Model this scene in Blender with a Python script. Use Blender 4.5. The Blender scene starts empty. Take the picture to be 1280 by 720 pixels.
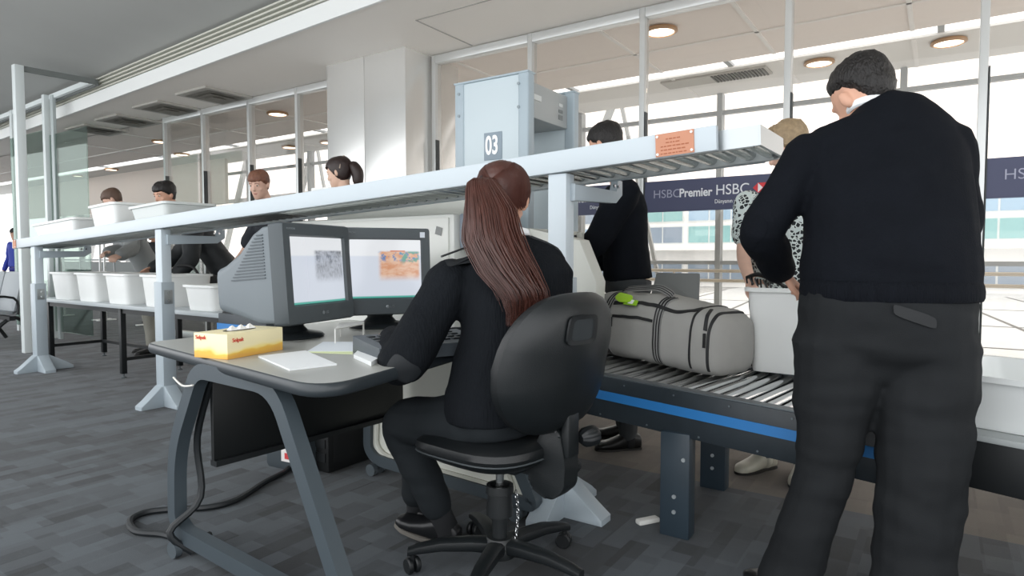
import bpy, bmesh, math, random
from mathutils import Vector as V, Matrix, noise, Quaternion
random.seed(7)
PI = math.pi
SC = bpy.context.scene
COL = SC.collection

# ------------------------------------------------------------------ camera geometry
FPX, CAMH, HORIZON = 800.0, 1.08, 322.0
PITCH = math.atan((360 - HORIZON) / FPX)
HEAD = math.radians(123.8)
FW = V((math.cos(HEAD) * math.cos(PITCH), math.sin(HEAD) * math.cos(PITCH), -math.sin(PITCH)))
RT = V((math.sin(HEAD), -math.cos(HEAD), 0))
UP = RT.cross(FW)
EYE = V((0, 0, CAMH))
FH = V((math.cos(HEAD), math.sin(HEAD), 0))       # horizontal viewing direction
ZU = V((0, 0, 1))

def ray(x, y): return FW + RT * ((x - 640) / FPX) - UP * ((y - 360) / FPX)
def at_z(x, y, z):
    r = ray(x, y); return EYE + r * ((z - CAMH) / r.z)
def at_y(x, y, Y):
    r = ray(x, y); return EYE + r * (Y / r.y)
def at_d(x, y, d): return EYE + ray(x, y) * d
def at_plane(x, y, p, n):
    r = ray(x, y); return EYE + r * ((p - EYE).dot(n) / r.dot(n))

# ------------------------------------------------------------------ materials
def lin(c):
    if isinstance(c, str):
        c = c.lstrip('#'); c = [int(c[i:i+2], 16) / 255 for i in (0, 2, 4)]
    return tuple((x / 12.92 if x <= .04045 else ((x + .055) / 1.055) ** 2.4) for x in c) + (1,)

MATS = {}
def mat(name, col, rough=.5, metal=0, bump=0, scale=60, var=0, vscale=6, stretch=(1, 1, 1), spec=.5, coat=0, trans=0, emit=None, estr=1, alpha=1):
    if name in MATS: return MATS[name]
    m = bpy.data.materials.new(name); m.use_nodes = True
    nt = m.node_tree; b = nt.nodes['Principled BSDF']
    b.inputs['Base Color'].default_value = lin(col)
    b.inputs['Roughness'].default_value = rough
    b.inputs['Metallic'].default_value = metal
    b.inputs['Specular IOR Level'].default_value = spec
    b.inputs['Coat Weight'].default_value = coat
    b.inputs['Transmission Weight'].default_value = trans
    if emit:
        b.inputs['Emission Color'].default_value = lin(emit); b.inputs['Emission Strength'].default_value = estr
    if bump or var:
        tc = nt.nodes.new('ShaderNodeTexCoord'); mp = nt.nodes.new('ShaderNodeMapping')
        mp.inputs['Scale'].default_value = stretch
        nt.links.new(tc.outputs['Object'], mp.inputs['Vector'])
    if bump:
        n = nt.nodes.new('ShaderNodeTexNoise'); n.inputs['Scale'].default_value = scale; n.inputs['Detail'].default_value = 4
        nt.links.new(mp.outputs[0], n.inputs['Vector'])
        bp = nt.nodes.new('ShaderNodeBump'); bp.inputs['Strength'].default_value = bump; bp.inputs['Distance'].default_value = .01
        nt.links.new(n.outputs[0], bp.inputs['Height']); nt.links.new(bp.outputs[0], b.inputs['Normal'])
    if var:
        n = nt.nodes.new('ShaderNodeTexNoise'); n.inputs['Scale'].default_value = vscale; n.inputs['Detail'].default_value = 5
        nt.links.new(mp.outputs[0], n.inputs['Vector'])
        r = nt.nodes.new('ShaderNodeValToRGB')
        c = lin(col)
        r.color_ramp.elements[0].color = tuple(x * (1 - var) for x in c[:3]) + (1,)
        r.color_ramp.elements[1].color = tuple(min(1, x * (1 + var)) for x in c[:3]) + (1,)
        r.color_ramp.elements[0].position = .3; r.color_ramp.elements[1].position = .7
        nt.links.new(n.outputs[0], r.inputs[0]); nt.links.new(r.outputs[0], b.inputs['Base Color'])
    MATS[name] = m
    return m

def glass_mat(name, tint, refl=.08):
    m = bpy.data.materials.new(name); m.use_nodes = True; nt = m.node_tree
    nt.nodes.remove(nt.nodes['Principled BSDF']); out = nt.nodes['Material Output']
    t = nt.nodes.new('ShaderNodeBsdfTransparent'); t.inputs[0].default_value = lin(tint)
    g = nt.nodes.new('ShaderNodeBsdfGlossy'); g.inputs['Roughness'].default_value = .02
    f = nt.nodes.new('ShaderNodeLayerWeight'); f.inputs[0].default_value = .15
    mu = nt.nodes.new('ShaderNodeMath'); mu.operation = 'MULTIPLY_ADD'; mu.inputs[1].default_value = .28; mu.inputs[2].default_value = refl * .5
    mx = nt.nodes.new('ShaderNodeMixShader')
    nt.links.new(f.outputs['Fresnel'], mu.inputs[0]); nt.links.new(mu.outputs[0], mx.inputs[0])
    nt.links.new(t.outputs[0], mx.inputs[1]); nt.links.new(g.outputs[0], mx.inputs[2]); nt.links.new(mx.outputs[0], out.inputs[0])
    return m

# ------------------------------------------------------------------ mesh helpers
ROOTM = {}
def thing(name, label=None, cat=None, loc=(0, 0, 0), rz=0, group=None):
    o = bpy.data.objects.new(name, None); COL.objects.link(o)
    o.empty_display_size = .1
    o.location = loc; o.rotation_euler = (0, 0, rz)
    ROOTM[o.name] = Matrix.Translation(V(loc)) @ Matrix.Rotation(rz, 4, 'Z')
    tag(o, label, cat, group)
    return o
def tag(o, label=None, cat=None, group=None, kind=None):
    if label: o['label'] = label
    if cat: o['category'] = cat
    if group: o['group'] = group
    if kind: o['kind'] = kind
    return o
def rootof(p):
    while p.parent: p = p.parent
    return p
def finish(name, me, m, parent=None, world=False, label=None, ang=35):
    if world and parent:
        r = rootof(parent)
        if r.name in ROOTM: me.transform(ROOTM[r.name].inverted())
    o = bpy.data.objects.new(name, me); COL.objects.link(o)
    if parent: o.parent = parent
    ms = m if isinstance(m, (list, tuple)) else [m]
    me.materials.clear()
    for x in ms: me.materials.append(x)
    if label: o['label'] = label
    if ang:
        for p in me.polygons: p.use_smooth = True
        me.set_sharp_from_angle(angle=math.radians(ang))
    return o
def obj(name, bm, m, parent=None, world=False, label=None, ang=35):
    bmesh.ops.recalc_face_normals(bm, faces=bm.faces[:])
    me = bpy.data.meshes.new(name); bm.to_mesh(me); bm.free()
    return finish(name, me, m, parent, world, label, ang)
def base_at(o, loc):
    """move a single-mesh thing's origin to loc, keeping the shape where it is"""
    loc = V(loc); o.data.transform(Matrix.Translation(-loc)); o.location = loc; return o
def NB(): return bmesh.new()

def add_box(bm, c, s, rot=None, bev=0, seg=2, mi=0):
    r = bmesh.ops.create_cube(bm, size=1)
    vs = r['verts']
    M = Matrix.Translation(V(c)) @ (rot.to_4x4() if rot else Matrix.Identity(4)) @ Matrix.Diagonal((s[0], s[1], s[2], 1))
    bmesh.ops.transform(bm, matrix=M, verts=vs)
    fs = {f for v in vs for f in v.link_faces}
    for f in fs: f.material_index = mi
    if bev:
        es = list({e for v in vs for e in v.link_edges})
        bmesh.ops.bevel(bm, geom=es, offset=bev, segments=seg, profile=.5, affect='EDGES', clamp_overlap=True)
    return bm
def basis(x, y, z):
    return Matrix((x, y, z)).transposed()
def frame_of(d, up=ZU):
    d = d.normalized()
    s = d.cross(up)
    if s.length < 1e-4: s = d.cross(V((1, 0, 0)))
    s.normalize(); u = s.cross(d).normalized()
    return s, u
def add_beam(bm, a, b, w, h, up=ZU, bev=0, mi=0):
    """box from a to b, w wide sideways and h along up"""
    a, b = V(a), V(b); d = b - a
    s, u = frame_of(d, up)
    return add_box(bm, (a + b) / 2, (w, d.length, h), basis(s, d.normalized(), u), bev, mi=mi)
def add_loft(bm, rings, cap=True, closed=False, mi=0):
    R = [[bm.verts.new(p) for p in ring] for ring in rings]
    n = len(R[0]); fs = []
    for i in range(len(R) - (0 if closed else 1)):
        A, B = R[i], R[(i + 1) % len(R)]
        for j in range(n):
            fs.append(bm.faces.new((A[j], A[(j + 1) % n], B[(j + 1) % n], B[j])))
    if cap and not closed:
        fs.append(bm.faces.new(R[0][::-1])); fs.append(bm.faces.new(R[-1]))
    for f in fs: f.material_index = mi
    return bm
def ring(c, u, v, n=16, p=2.0):
    out = []
    for i in range(n):
        t = 2 * PI * i / n; ct, st = math.cos(t), math.sin(t)
        a = math.copysign(abs(ct) ** (2 / p), ct); b = math.copysign(abs(st) ** (2 / p), st)
        out.append(V(c) + V(u) * a + V(v) * b)
    return out
def smooth_path(pts, k=6):
    P = [V(p) for p in pts]
    if len(P) < 3: return P
    out = []
    for i in range(len(P) - 1):
        p0 = P[max(i - 1, 0)]; p1 = P[i]; p2 = P[i + 1]; p3 = P[min(i + 2, len(P) - 1)]
        for j in range(k):
            t = j / k
            out.append(.5 * ((2 * p1) + (p2 - p0) * t + (2 * p0 - 5 * p1 + 4 * p2 - p3) * t * t + (3 * p1 - p0 - 3 * p2 + p3) * t ** 3))
    out.append(P[-1]); return out
def lerp_list(r, n):
    if not isinstance(r, (list, tuple)): return [r] * n
    out = []
    for i in range(n):
        t = i / (n - 1) * (len(r) - 1); k = min(int(t), len(r) - 2); out.append(r[k] + (r[k + 1] - r[k]) * (t - k))
    return out
def add_tube(bm, pts, r, n=10, smooth=0, round_caps=False, flat=1.0, up=None, mi=0):
    P = smooth_path(pts, smooth) if smooth else [V(p) for p in pts]
    rr = lerp_list(r, len(P))
    if round_caps:
        d0 = (P[0] - P[1]).normalized(); d1 = (P[-1] - P[-2]).normalized()
        pre = [(P[0] + d0 * rr[0] * math.sin(a), rr[0] * max(math.cos(a), .05)) for a in (1.5, 1.1, .6)]
        post = [(P[-1] + d1 * rr[-1] * math.sin(a), rr[-1] * max(math.cos(a), .05)) for a in (.6, 1.1, 1.5)]
        P = [q for q, _ in pre] + P + [q for q, _ in post]; rr = [q for _, q in pre] + rr + [q for _, q in post]
    rings = []; s = None
    for i, p in enumerate(P):
        d = (P[min(i + 1, len(P) - 1)] - P[max(i - 1, 0)]).normalized()
        if s is None:
            s, u = frame_of(d, up or ZU)
        else:
            s = (s - d * s.dot(d)); s = s.normalized() if s.length > 1e-6 else frame_of(d)[0]
            u = s.cross(d).normalized()
        rings.append(ring(p, s * rr[i], u * rr[i] * flat, n))
    return add_loft(bm, rings, mi=mi)
def add_cyl(bm, a, b, r, n=16, r2=None, mi=0):
    a, b = V(a), V(b); s, u = frame_of(b - a)
    r2 = r if r2 is None else r2
    return add_loft(bm, [ring(a, s * r, u * r, n), ring(b, s * r2, u * r2, n)], mi=mi)
def add_lathe(bm, prof, c=(0, 0, 0), n=24, axis=None, mi=0):
    c = V(c)
    if axis is None: s, u, d = V((1, 0, 0)), V((0, 1, 0)), ZU
    else: d = V(axis).normalized(); s, u = frame_of(d)
    return add_loft(bm, [ring(c + d * z, s * max(r, 1e-4), u * max(r, 1e-4), n) for r, z in prof], mi=mi)
def add_ell(bm, c, x, y, z, n=16, m=10, mi=0):
    """ellipsoid with semi-axis vectors x, y, z"""
    c, x, y, z = V(c), V(x), V(y), V(z); rings = []
    for i in range(m + 1):
        a = -PI / 2 + PI * i / m; a = max(min(a, 1.55), -1.55)
        rings.append(ring(c + z * math.sin(a), x * math.cos(a), y * math.cos(a), n))
    return add_loft(bm, rings, mi=mi)
def add_prism(bm, poly, o, x, y, z, bev=0, mi=0):
    """polygon (2-D) in the plane o + x,y pushed along vector z"""
    o, x, y, z = V(o), V(x), V(y), V(z)
    a = [bm.verts.new(o + x * p[0] + y * p[1]) for p in poly]; b = [bm.verts.new(o + x * p[0] + y * p[1] + z) for p in poly]
    n = len(a); fs = [bm.faces.new(a[::-1]), bm.faces.new(b)]
    for i in range(n): fs.append(bm.faces.new((a[i], a[(i + 1) % n], b[(i + 1) % n], b[i])))
    for f in fs: f.material_index = mi
    if bev:
        es = [e for e in fs[0].edges] + [e for e in fs[1].edges]
        bmesh.ops.bevel(bm, geom=es, offset=bev, segments=2, profile=.5, affect='EDGES', clamp_overlap=True)
    return bm
def round_poly(pts, r, k=5):
    out = []; n = len(pts)
    for i in range(n):
        p = V(pts[i] + (0,)) if len(pts[i]) == 2 else V(pts[i]); a = V(tuple(pts[i - 1])[:2] + (0,)); b = V(tuple(pts[(i + 1) % n])[:2] + (0,))
        rr = r[i] if isinstance(r, (list, tuple)) else r
        da, db = (a - p), (b - p); rr = min(rr, da.length * .45, db.length * .45)
        A, B = p + da.normalized() * rr, p + db.normalized() * rr
        for j in range(k + 1):
            t = j / k; q = A * (1 - t) ** 2 + p * 2 * t * (1 - t) + B * t * t; out.append((q.x, q.y))
    return out
def add_strip(bm, path, w, h, side, mi=0, closed=False):
    """bar of rectangular section following a planar path; side = normal of the plane"""
    P = [V(p) for p in path]; rings = []; side = V(side).normalized(); n = len(P)
    for i, p in enumerate(P):
        if closed: d = P[(i + 1) % n] - P[i - 1]
        else: d = P[min(i + 1, n - 1)] - P[max(i - 1, 0)]
        d.normalize(); u = side.cross(d).normalized()
        rings.append([p + side * w / 2 + u * h / 2, p - side * w / 2 + u * h / 2, p - side * w / 2 - u * h / 2, p + side * w / 2 - u * h / 2])
    return add_loft(bm, rings, closed=closed, mi=mi)
def remeshed(bm, voxel, smooth=4, fac=.5):
    bmesh.ops.recalc_face_normals(bm, faces=bm.faces[:])
    me = bpy.data.meshes.new('t'); bm.to_mesh(me); bm.free()
    o = bpy.data.objects.new('t', me); COL.objects.link(o)
    md = o.modifiers.new('r', 'REMESH'); md.mode = 'VOXEL'; md.voxel_size = voxel; md.adaptivity = 0
    if smooth:
        s = o.modifiers.new('s', 'SMOOTH'); s.iterations = smooth; s.factor = fac
    dg = bpy.context.evaluated_depsgraph_get(); dg.update()
    r = bpy.data.meshes.new_from_object(o.evaluated_get(dg))
    bpy.data.objects.remove(o); bpy.data.meshes.remove(me)
    return r
def wrinkle(me, amp, freq=(9, 9, 5), seed=0):
    nrm = [v.normal.copy() for v in me.vertices]
    for v, n in zip(me.vertices, nrm):
        p = V((v.co.x * freq[0] + seed, v.co.y * freq[1], v.co.z * freq[2]))
        v.co += n * amp * (noise.noise(p) + .5 * noise.noise(p * 2.1))
def add_text(name, txt, size, m, parent, M, ext=.001, align='LEFT', bold=0, spacing=1, label=None, sx=1):
    cu = bpy.data.curves.new(name, 'FONT'); cu.body = txt; cu.size = size; cu.extrude = ext; cu.align_x = align; cu.align_y = 'CENTER'
    cu.offset = bold; cu.space_character = spacing
    o = bpy.data.objects.new('t', cu); COL.objects.link(o)
    dg = bpy.context.evaluated_depsgraph_get(); dg.update()
    me = bpy.data.meshes.new_from_object(o.evaluated_get(dg)); bpy.data.objects.remove(o)
    me.transform(M @ Matrix.Diagonal((sx, 1, 1, 1)))
    return finish(name, me, m, parent, True, label, ang=0)
def face_m(o, x, y):
    """matrix whose local x,y are world x,y directions at o (text plane)"""
    x, y = V(x).normalized(), V(y).normalized(); z = x.cross(y)
    return Matrix.Translation(V(o)) @ basis(x, y, z).to_4x4()
def decal(root, me, c, u, v, rx, ry, off, name, m, p=2.6, rings=6, n=28, push=None):
    """cloth panel with a clean edge laid on a garment round the world point c"""
    from mathutils.bvhtree import BVHTree
    M = ROOTM[root.name]; Mi = M.inverted()
    bv = BVHTree.FromPolygons([x.co for x in me.vertices], [tuple(q.vertices) for q in me.polygons])
    c, u, v = V(c), V(u).normalized(), V(v).normalized(); rr = []
    for i in range(rings + 2):
        s = [.04] + [(k + 1) / rings for k in range(rings)] + [1.0]
        o = off if i < rings + 1 else -.004
        rg = []
        for q in ring(c, u * rx * s[i], v * ry * s[i], n, p):
            if push is not None:
                h = bv.ray_cast(Mi @ q, (Mi.to_3x3() @ V(push)).normalized())
            else: h = bv.find_nearest(Mi @ q)
            if h[0] is None: h = bv.find_nearest(Mi @ q)
            rg.append(h[0] + h[1] * o)
        rr.append(rg)
    b = bmesh.new(); add_loft(b, rr, cap=True)
    return obj(name, b, m, root, False)
def copy_tree(o, parent=None):
    c = o.copy(); COL.objects.link(c)
    if parent is not None: c.parent = parent
    else: ROOTM[c.name] = None
    for ch in list(o.children): copy_tree(ch, c)
    return c
def struct(name, bm, m, parent=None, ang=35):
    o = obj(name, bm, m, parent, ang=ang)
    if not parent: o['kind'] = 'structure'
    return o
# ------------------------------------------------------------------ shared materials
WHITE_M = mat('white_powder_coat', '#c6d0d6', .35, bump=.02, scale=300)
GREY_M = mat('grey_powder_coat', '#aab5bc', .4)
ALU = mat('brushed_aluminium', '#d6d8d7', .34, .45, bump=.03, scale=80, stretch=(1, 1, .05))
STEEL = mat('chrome_roller', '#d5d7d8', .16, 1)
DARKSTEEL = mat('dark_painted_steel', '#2a3238', .42, var=.12, vscale=15)
BLACKM = mat('black_metal', '#14181a', .45)
BLACKP = mat('black_plastic', '#16191b', .42, bump=.08, scale=500)
DESKG = mat('grey_desk_frame', '#414a50', .42)
BLUE = mat('blue_stripe', '#2f7cc0', .4)
CREAM = mat('cream_panel', '#d9dad0', .45)
TRAYM = mat('white_tray_plastic', '#eceeec', .38, var=.02)
SKIN = mat('skin', '#d6a58c', .55, var=.06, vscale=25)
SKIN2 = mat('pale_skin', '#dcb4a0', .55, var=.05, vscale=25)
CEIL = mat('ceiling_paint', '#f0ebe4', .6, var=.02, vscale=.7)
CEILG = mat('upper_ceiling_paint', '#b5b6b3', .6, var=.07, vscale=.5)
BANNER = mat('banner_blue', '#4b4f6b', .5)
GLASS = glass_mat('clear_glass', '#f8f6f4', .05)
GLASSG = glass_mat('greenish_glass', '#d2ddd8', .10)
LAMP = mat('lamp_glow', '#ffffff', .5, emit='#fff0dc', estr=4)
ORANGE = mat('orange_notice', '#c98d70', .6)

def carpet():
    m = bpy.data.materials.new('carpet_tiles'); m.use_nodes = True; nt = m.node_tree; b = nt.nodes['Principled BSDF']
    L = nt.links.new
    tc = nt.nodes.new('ShaderNodeTexCoord')
    def brick(sx, sy, rot, seed):
        mp = nt.nodes.new('ShaderNodeMapping'); mp.inputs['Rotation'].default_value = (0, 0, rot); mp.inputs['Location'].default_value = (seed, seed * 1.7, 0)
        L(tc.outputs['Object'], mp.inputs['Vector'])
        k = nt.nodes.new('ShaderNodeTexBrick'); k.inputs['Scale'].default_value = 1
        k.inputs['Brick Width'].default_value = sx; k.inputs['Row Height'].default_value = sy; k.inputs['Mortar Size'].default_value = 0
        k.inputs['Color1'].default_value = (0, 0, 0, 1); k.inputs['Color2'].default_value = (1, 1, 1, 1); k.offset = .37
        L(mp.outputs[0], k.inputs['Vector']); return k.outputs['Color']
    a = brick(.24, .08, PI / 2, 0); c = brick(.17, .12, PI / 2, 3.3); e = brick(.5, .5, 0, 1.1)
    n = nt.nodes.new('ShaderNodeTexNoise'); n.inputs['Scale'].default_value = 260; n.inputs['Detail'].default_value = 3; L(tc.outputs['Object'], n.inputs['Vector'])
    n2 = nt.nodes.new('ShaderNodeTexNoise'); n2.inputs['Scale'].default_value = 12; n2.inputs['Detail'].default_value = 6; L(tc.outputs['Object'], n2.inputs['Vector'])
    def mth(op, x, y):
        q = nt.nodes.new('ShaderNodeMath'); q.operation = op
        for i, s in enumerate((x, y)):
            if isinstance(s, (int, float)): q.inputs[i].default_value = s
            else: L(s, q.inputs[i])
        return q.outputs[0]
    v = mth('ADD', mth('MULTIPLY', a, .34), mth('MULTIPLY', c, .28))
    v = mth('ADD', v, mth('MULTIPLY', e, .1)); v = mth('ADD', v, mth('MULTIPLY', n.outputs[0], .22)); v = mth('ADD', v, mth('MULTIPLY', n2.outputs[0], .12))
    r = nt.nodes.new('ShaderNodeValToRGB'); L(v, r.inputs[0])
    r.color_ramp.elements[0].position = .28; r.color_ramp.elements[1].position = .72
    r.color_ramp.elements[0].color = lin('#12171b'); r.color_ramp.elements[1].color = lin('#474e54')
    r2 = nt.nodes.new('ShaderNodeValToRGB'); L(v, r2.inputs[0])
    r2.color_ramp.elements[0].position = .15; r2.color_ramp.elements[1].position = .95
    r2.color_ramp.elements[0].color = lin('#453e37'); r2.color_ramp.elements[1].color = lin('#70675d')
    sp = nt.nodes.new('ShaderNodeSeparateXYZ'); L(tc.outputs['Object'], sp.inputs[0])
    z1 = mth('GREATER_THAN', sp.outputs[1], 3.03)
    z2 = mth('GREATER_THAN', sp.outputs[0], -4.2)
    z = mth('MULTIPLY', z1, z2)
    mx = nt.nodes.new('ShaderNodeMix'); mx.data_type = 'RGBA'; L(z, mx.inputs[0]); L(r.outputs[0], mx.inputs[6]); L(r2.outputs[0], mx.inputs[7])
    L(mx.outputs[2], b.inputs['Base Color'])
    b.inputs['Roughness'].default_value = .85; b.inputs['Specular IOR Level'].default_value = .25
    b.inputs['Sheen Weight'].default_value = .16; b.inputs['Sheen Roughness'].default_value = .5
    bp = nt.nodes.new('ShaderNodeBump'); bp.inputs['Strength'].default_value = .35; bp.inputs['Distance'].default_value = .004
    L(n.outputs[0], bp.inputs['Height']); L(bp.outputs[0], b.inputs['Normal'])
    return m

WALLY = 4.75
# ------------------------------------------------------------------ floor and ceilings
b = NB(); add_box(b, (-10.5, 1.725, -.05), (29, 6.05, .1)); struct('floor', b, carpet())
b = NB(); add_box(b, (7.5, 14.75, -.05), (27, 20, .1)); struct('floor', b, mat('pale_paving', '#e9ebea', .35, var=.04, vscale=2))
b = NB(); add_box(b, (-20.5, 6.25, -.05), (29, 3.0, .1)); struct('floor', b, mat('corridor_carpet', '#5a5f61', .85, var=.2, vscale=6))
b = NB(); add_box(b, (-20.5, 16.25, -.05), (29, 17, .1)); struct('floor', b, mat('apron_concrete', '#b9bab8', .8, var=.06, vscale=1))

# dropped ceiling over the glass side, its edge runs a little out of square
SL0, SL1 = V((-13.5, 4.14, 3.0)), V((-1.0, 3.34, 3.0))
def slot_y(x): return SL0.y + (SL1.y - SL0.y) * (x - SL0.x) / (SL1.x - SL0.x)
b = NB()
poly = [(-24, slot_y(-24)), (8, slot_y(8)), (8, WALLY + .02), (-24, WALLY + .02)]
add_prism(b, poly, (0, 0, 3.0), (1, 0, 0), (0, 1, 0), (0, 0, .12))
struct('ceiling', b, CEIL)
b = NB()
sd = (SL1 - SL0).normalized()
A = V((-24, slot_y(-24), 0)); B_ = V((8, slot_y(8), 0)); nrm = V((sd.y, -sd.x, 0))
add_beam(b, A + V((0, 0, 3.055)) + nrm * .012, B_ + V((0, 0, 3.055)) + nrm * .012, .024, .15)
struct('trim_1', b, mat('white_bulkhead', '#eef0ee', .5))
# slot diffuser: three pale bars with dark gaps on a sloping face
dif = thing('slot_diffuser', 'long white ceiling slot diffuser with dark gaps running above the roller shelf', 'air vent', (-6, slot_y(-6), 3.13))
b = NB(); add_beam(b, A + V((0, 0, 3.22)) - nrm * .03, B_ + V((0, 0, 3.22)) - nrm * .03, .02, .30); obj('backing', b, mat('diffuser_dark', '#23221f', .7), dif, True)
for k in range(4):
    b = NB(); off = nrm * (.012 + .02 * k) + V((0, 0, 3.145 + .030 * k))
    add_beam(b, A + off, B_ + off, .05, .0145); obj('slat', b, mat('diffuser_bar', '#cfcfc4', .5), dif, True)
# high ceiling toward the hall, rising gently from the slot
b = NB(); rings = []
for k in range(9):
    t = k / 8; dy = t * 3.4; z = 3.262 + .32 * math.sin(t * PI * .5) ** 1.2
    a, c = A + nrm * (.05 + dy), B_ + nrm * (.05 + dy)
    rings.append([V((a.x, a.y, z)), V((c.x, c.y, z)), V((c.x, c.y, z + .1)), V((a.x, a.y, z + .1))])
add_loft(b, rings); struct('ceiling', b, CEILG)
# joint line of the access panel in the dropped ceiling
b = NB(); g = .006
for p, q in (((-3.58, 3.95), (-3.58, 4.7)), ((-3.58, 3.95), (-1.2, 3.95)), ((-1.2, 3.95), (-1.2, 4.7))):
    add_beam(b, p + (2.998,), q + (2.998,), .012, .006)
struct('trim_2', b, mat('joint_grey', '#b0ada7', .7))
# corridor ceilings beyond the glass
b = NB(); add_box(b, (-9, (WALLY + 6.46) / 2 + .02, 3.01), (44, 6.46 - WALLY - .04, .02)); struct('ceiling', b, mat('corridor_ceiling', '#e9e0d9', .6, var=.03, vscale=.6))
b = NB(); add_box(b, (-9, 7.21, 3.01), (44, 1.0, .02)); struct('ceiling', b, mat('corridor_ceiling_far', '#e2e0dc', .6))
b = NB()
for x in (-12.2, -10.6, -9.0, -7.4, -5.6, -4.0, -2.45, -1.35, -.25, .9):
    add_beam(b, (x, WALLY + .05, 2.996), (x, 6.45, 2.996), .035, .012); add_beam(b, (x, 6.73, 2.996), (x, 7.69, 2.996), .035, .012)
for y in (5.75,): add_beam(b, (-24, y, 2.996), (8, y, 2.996), .03, .012)
struct('trim_3', b, mat('ceiling_seam', '#e6e3df', .5))
b = NB()
for x in (-15, -12.6, -10.3, -8, -6.3, -3.6, -1.82, -.05, 1.7): add_beam(b, (x, 6.44, 3.03), (x, 6.76, 3.03), .05, .03)
struct('trim_4', b, mat('mullion_grey', '#9da1a1', .5))

# ------------------------------------------------------------------ glazed wall
BAYS = [-8.9, -7.97, -6.98, -6.08, -5.16]
BAYS2 = [-4.05, -2.97, -1.95, -.90, .18, 1.25, 2.3]
def bay(i, x0, x1, zt=2.995):
    b = NB(); add_box(b, ((x0 + x1) / 2, WALLY, 1.5), (x1 - x0 - .05, .012, 2.96))
    w = struct('window_%d' % i, b, GLASS)
    b = NB(); add_box(b, (x0, WALLY, zt / 2), (.045, .09, zt), bev=.006); obj('window_frame', b, ALU, w)
    b = NB(); add_box(b, (x0 + .028, WALLY - .02, 1.1), (.008, .05, 2.2)); obj('gasket', b, mat('gasket_grey', '#3c4041', .6), w)
    b = NB(); add_box(b, ((x0 + x1) / 2, WALLY, 2.955), (x1 - x0 - .045, .09, .075), bev=.006); obj('head_rail', b, ALU, w)
    b = NB(); add_box(b, ((x0 + x1) / 2, WALLY, .04), (x1 - x0 - .045, .09, .08), bev=.006); obj('bottom_rail', b, ALU, w)
    return w
n = 0
for S in (BAYS, BAYS2):
    for x0, x1 in zip(S[:-1], S[1:]):
        n += 1; bay(n, x0, x1)
# steel clad column
b = NB()
add_box(b, (-4.895, 4.62, 1.5), (.53, .5, 3.0), bev=.004); add_box(b, (-4.36, 4.62, 1.5), (.53, .5, 3.0), bev=.004)
add_box(b, (-4.625, 4.62, 1.5), (.05, .46, 2.99)); add_box(b, (-4.55, 5.0, 1.5), (.9, .3, 3.0), bev=.004)
struct('column', b, mat('satin_steel_cladding', '#e9e9e7', .22, .62, bump=.02, scale=40, stretch=(1, 1, .03)))

# outer glazing of the corridor
n_w = n
OUT = 7.71
for i in range(13):
    x0 = -20.6 + 1.84 * i; x1 = x0 + 1.84; n_w += 1
    b = NB(); add_box(b, ((x0 + x1) / 2, OUT, 1.5), (1.8, .012, 3.0)); w = struct('window_%d' % n_w, b, GLASS)
    b = NB(); add_box(b, (x0, OUT, 1.5), (.06, .12, 3.0))
    for z in (2.78, 1.72, 1.02, .06): add_box(b, ((x0 + x1) / 2, OUT, z), (1.80, .07, .045))
    obj('window_frame', b, mat('mullion_grey', '#9da1a1', .5), w)
    if x1 < -5:
        b = NB(); add_box(b, ((x0 + x1) / 2, OUT - .03, .5), (1.78, .04, .95)); obj('spandrel', b, mat('spandrel_grey', '#6d7473', .5), w)
    if x1 < -11:
        b = NB(); add_box(b, ((x0 + x1) / 2, OUT - .5, 2.55), (1.84, .06, .85)); obj('bulkhead', b, mat('bulkhead_beige', '#c9bfb5', .6), w)
b = NB()
for k in range(9):
    x = -24 + 2.3 * k
    add_beam(b, (x, 9.0, .2), (x + 1.5, 9.0, 3.6), .09, .09); add_beam(b, (x + 1.5, 9.0, 3.6), (x + 2.3, 9.0, .2), .05, .05)
for z in (2.3, 3.3): add_beam(b, (-24, 9.05, z), (-4, 9.05, z + .25), .08, .08)
struct('trim_6', b, mat('truss_grey', '#a9adad', .5))
# handrail along the corridor window
rail = thing('handrail', 'thin metal handrail along the corridor window behind the duffel bag', 'handrail', (-2.5, 7.3, 0))
for z in (.93, .82):
    b = NB(); add_tube(b, [(-7.5, 7.3, z), (2.5, 7.3, z)], .018, 8); obj('rail', b, mat('beige_rail', '#c9bda9', .4), rail, True)
for k in range(9):
    b = NB(); add_cyl(b, (-7.4 + 1.2 * k, 7.3, 0), (-7.4 + 1.2 * k, 7.3, .93), .014, 8); obj('baluster', b, mat('beige_rail', '#c9bda9', .4), rail, True)

# ------------------------------------------------------------------ what lies outside
bd = thing('office_building', 'white building with teal window bands seen outside through the glass', 'building', (0, 24, 0))
b = NB(); add_box(b, (-1, 26, 1.6), (36, 4, 4.6)); obj('wall', b, mat('facade_white', '#fafbfb', .6), bd, True)
TEAL = [mat('facade_glass_teal', '#93c2c4', .15), mat('facade_glass_blue', '#9dbdd6', .15), mat('facade_glass_grey', '#8f9fb0', .15)]
for k in range(13):
    for r, (z, h) in enumerate(((2.75, .55), (1.95, .6), (.55, .7))):
        x = -17.2 + 2.6 * k
        f = NB(); add_box(f, (x, 23.98, z), (2.45, .05, h + .1)); fo = obj('window', f, mat('facade_frame', '#e4e9ea', .5), bd, True)
        f = NB()
        for j in (-.8, 0, .8): add_box(f, (x + j, 23.945, z), (.74, .03, h))
        obj('pane', f, TEAL[(k + r * 2) % 3] if r < 2 else TEAL[2], fo, True)
b = NB(); add_box(b, (-1, 23.6, 1.42), (36, .8, .14)); obj('ledge', b, mat('facade_white', '#fafbfb', .6), bd, True)
b = NB()
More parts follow.
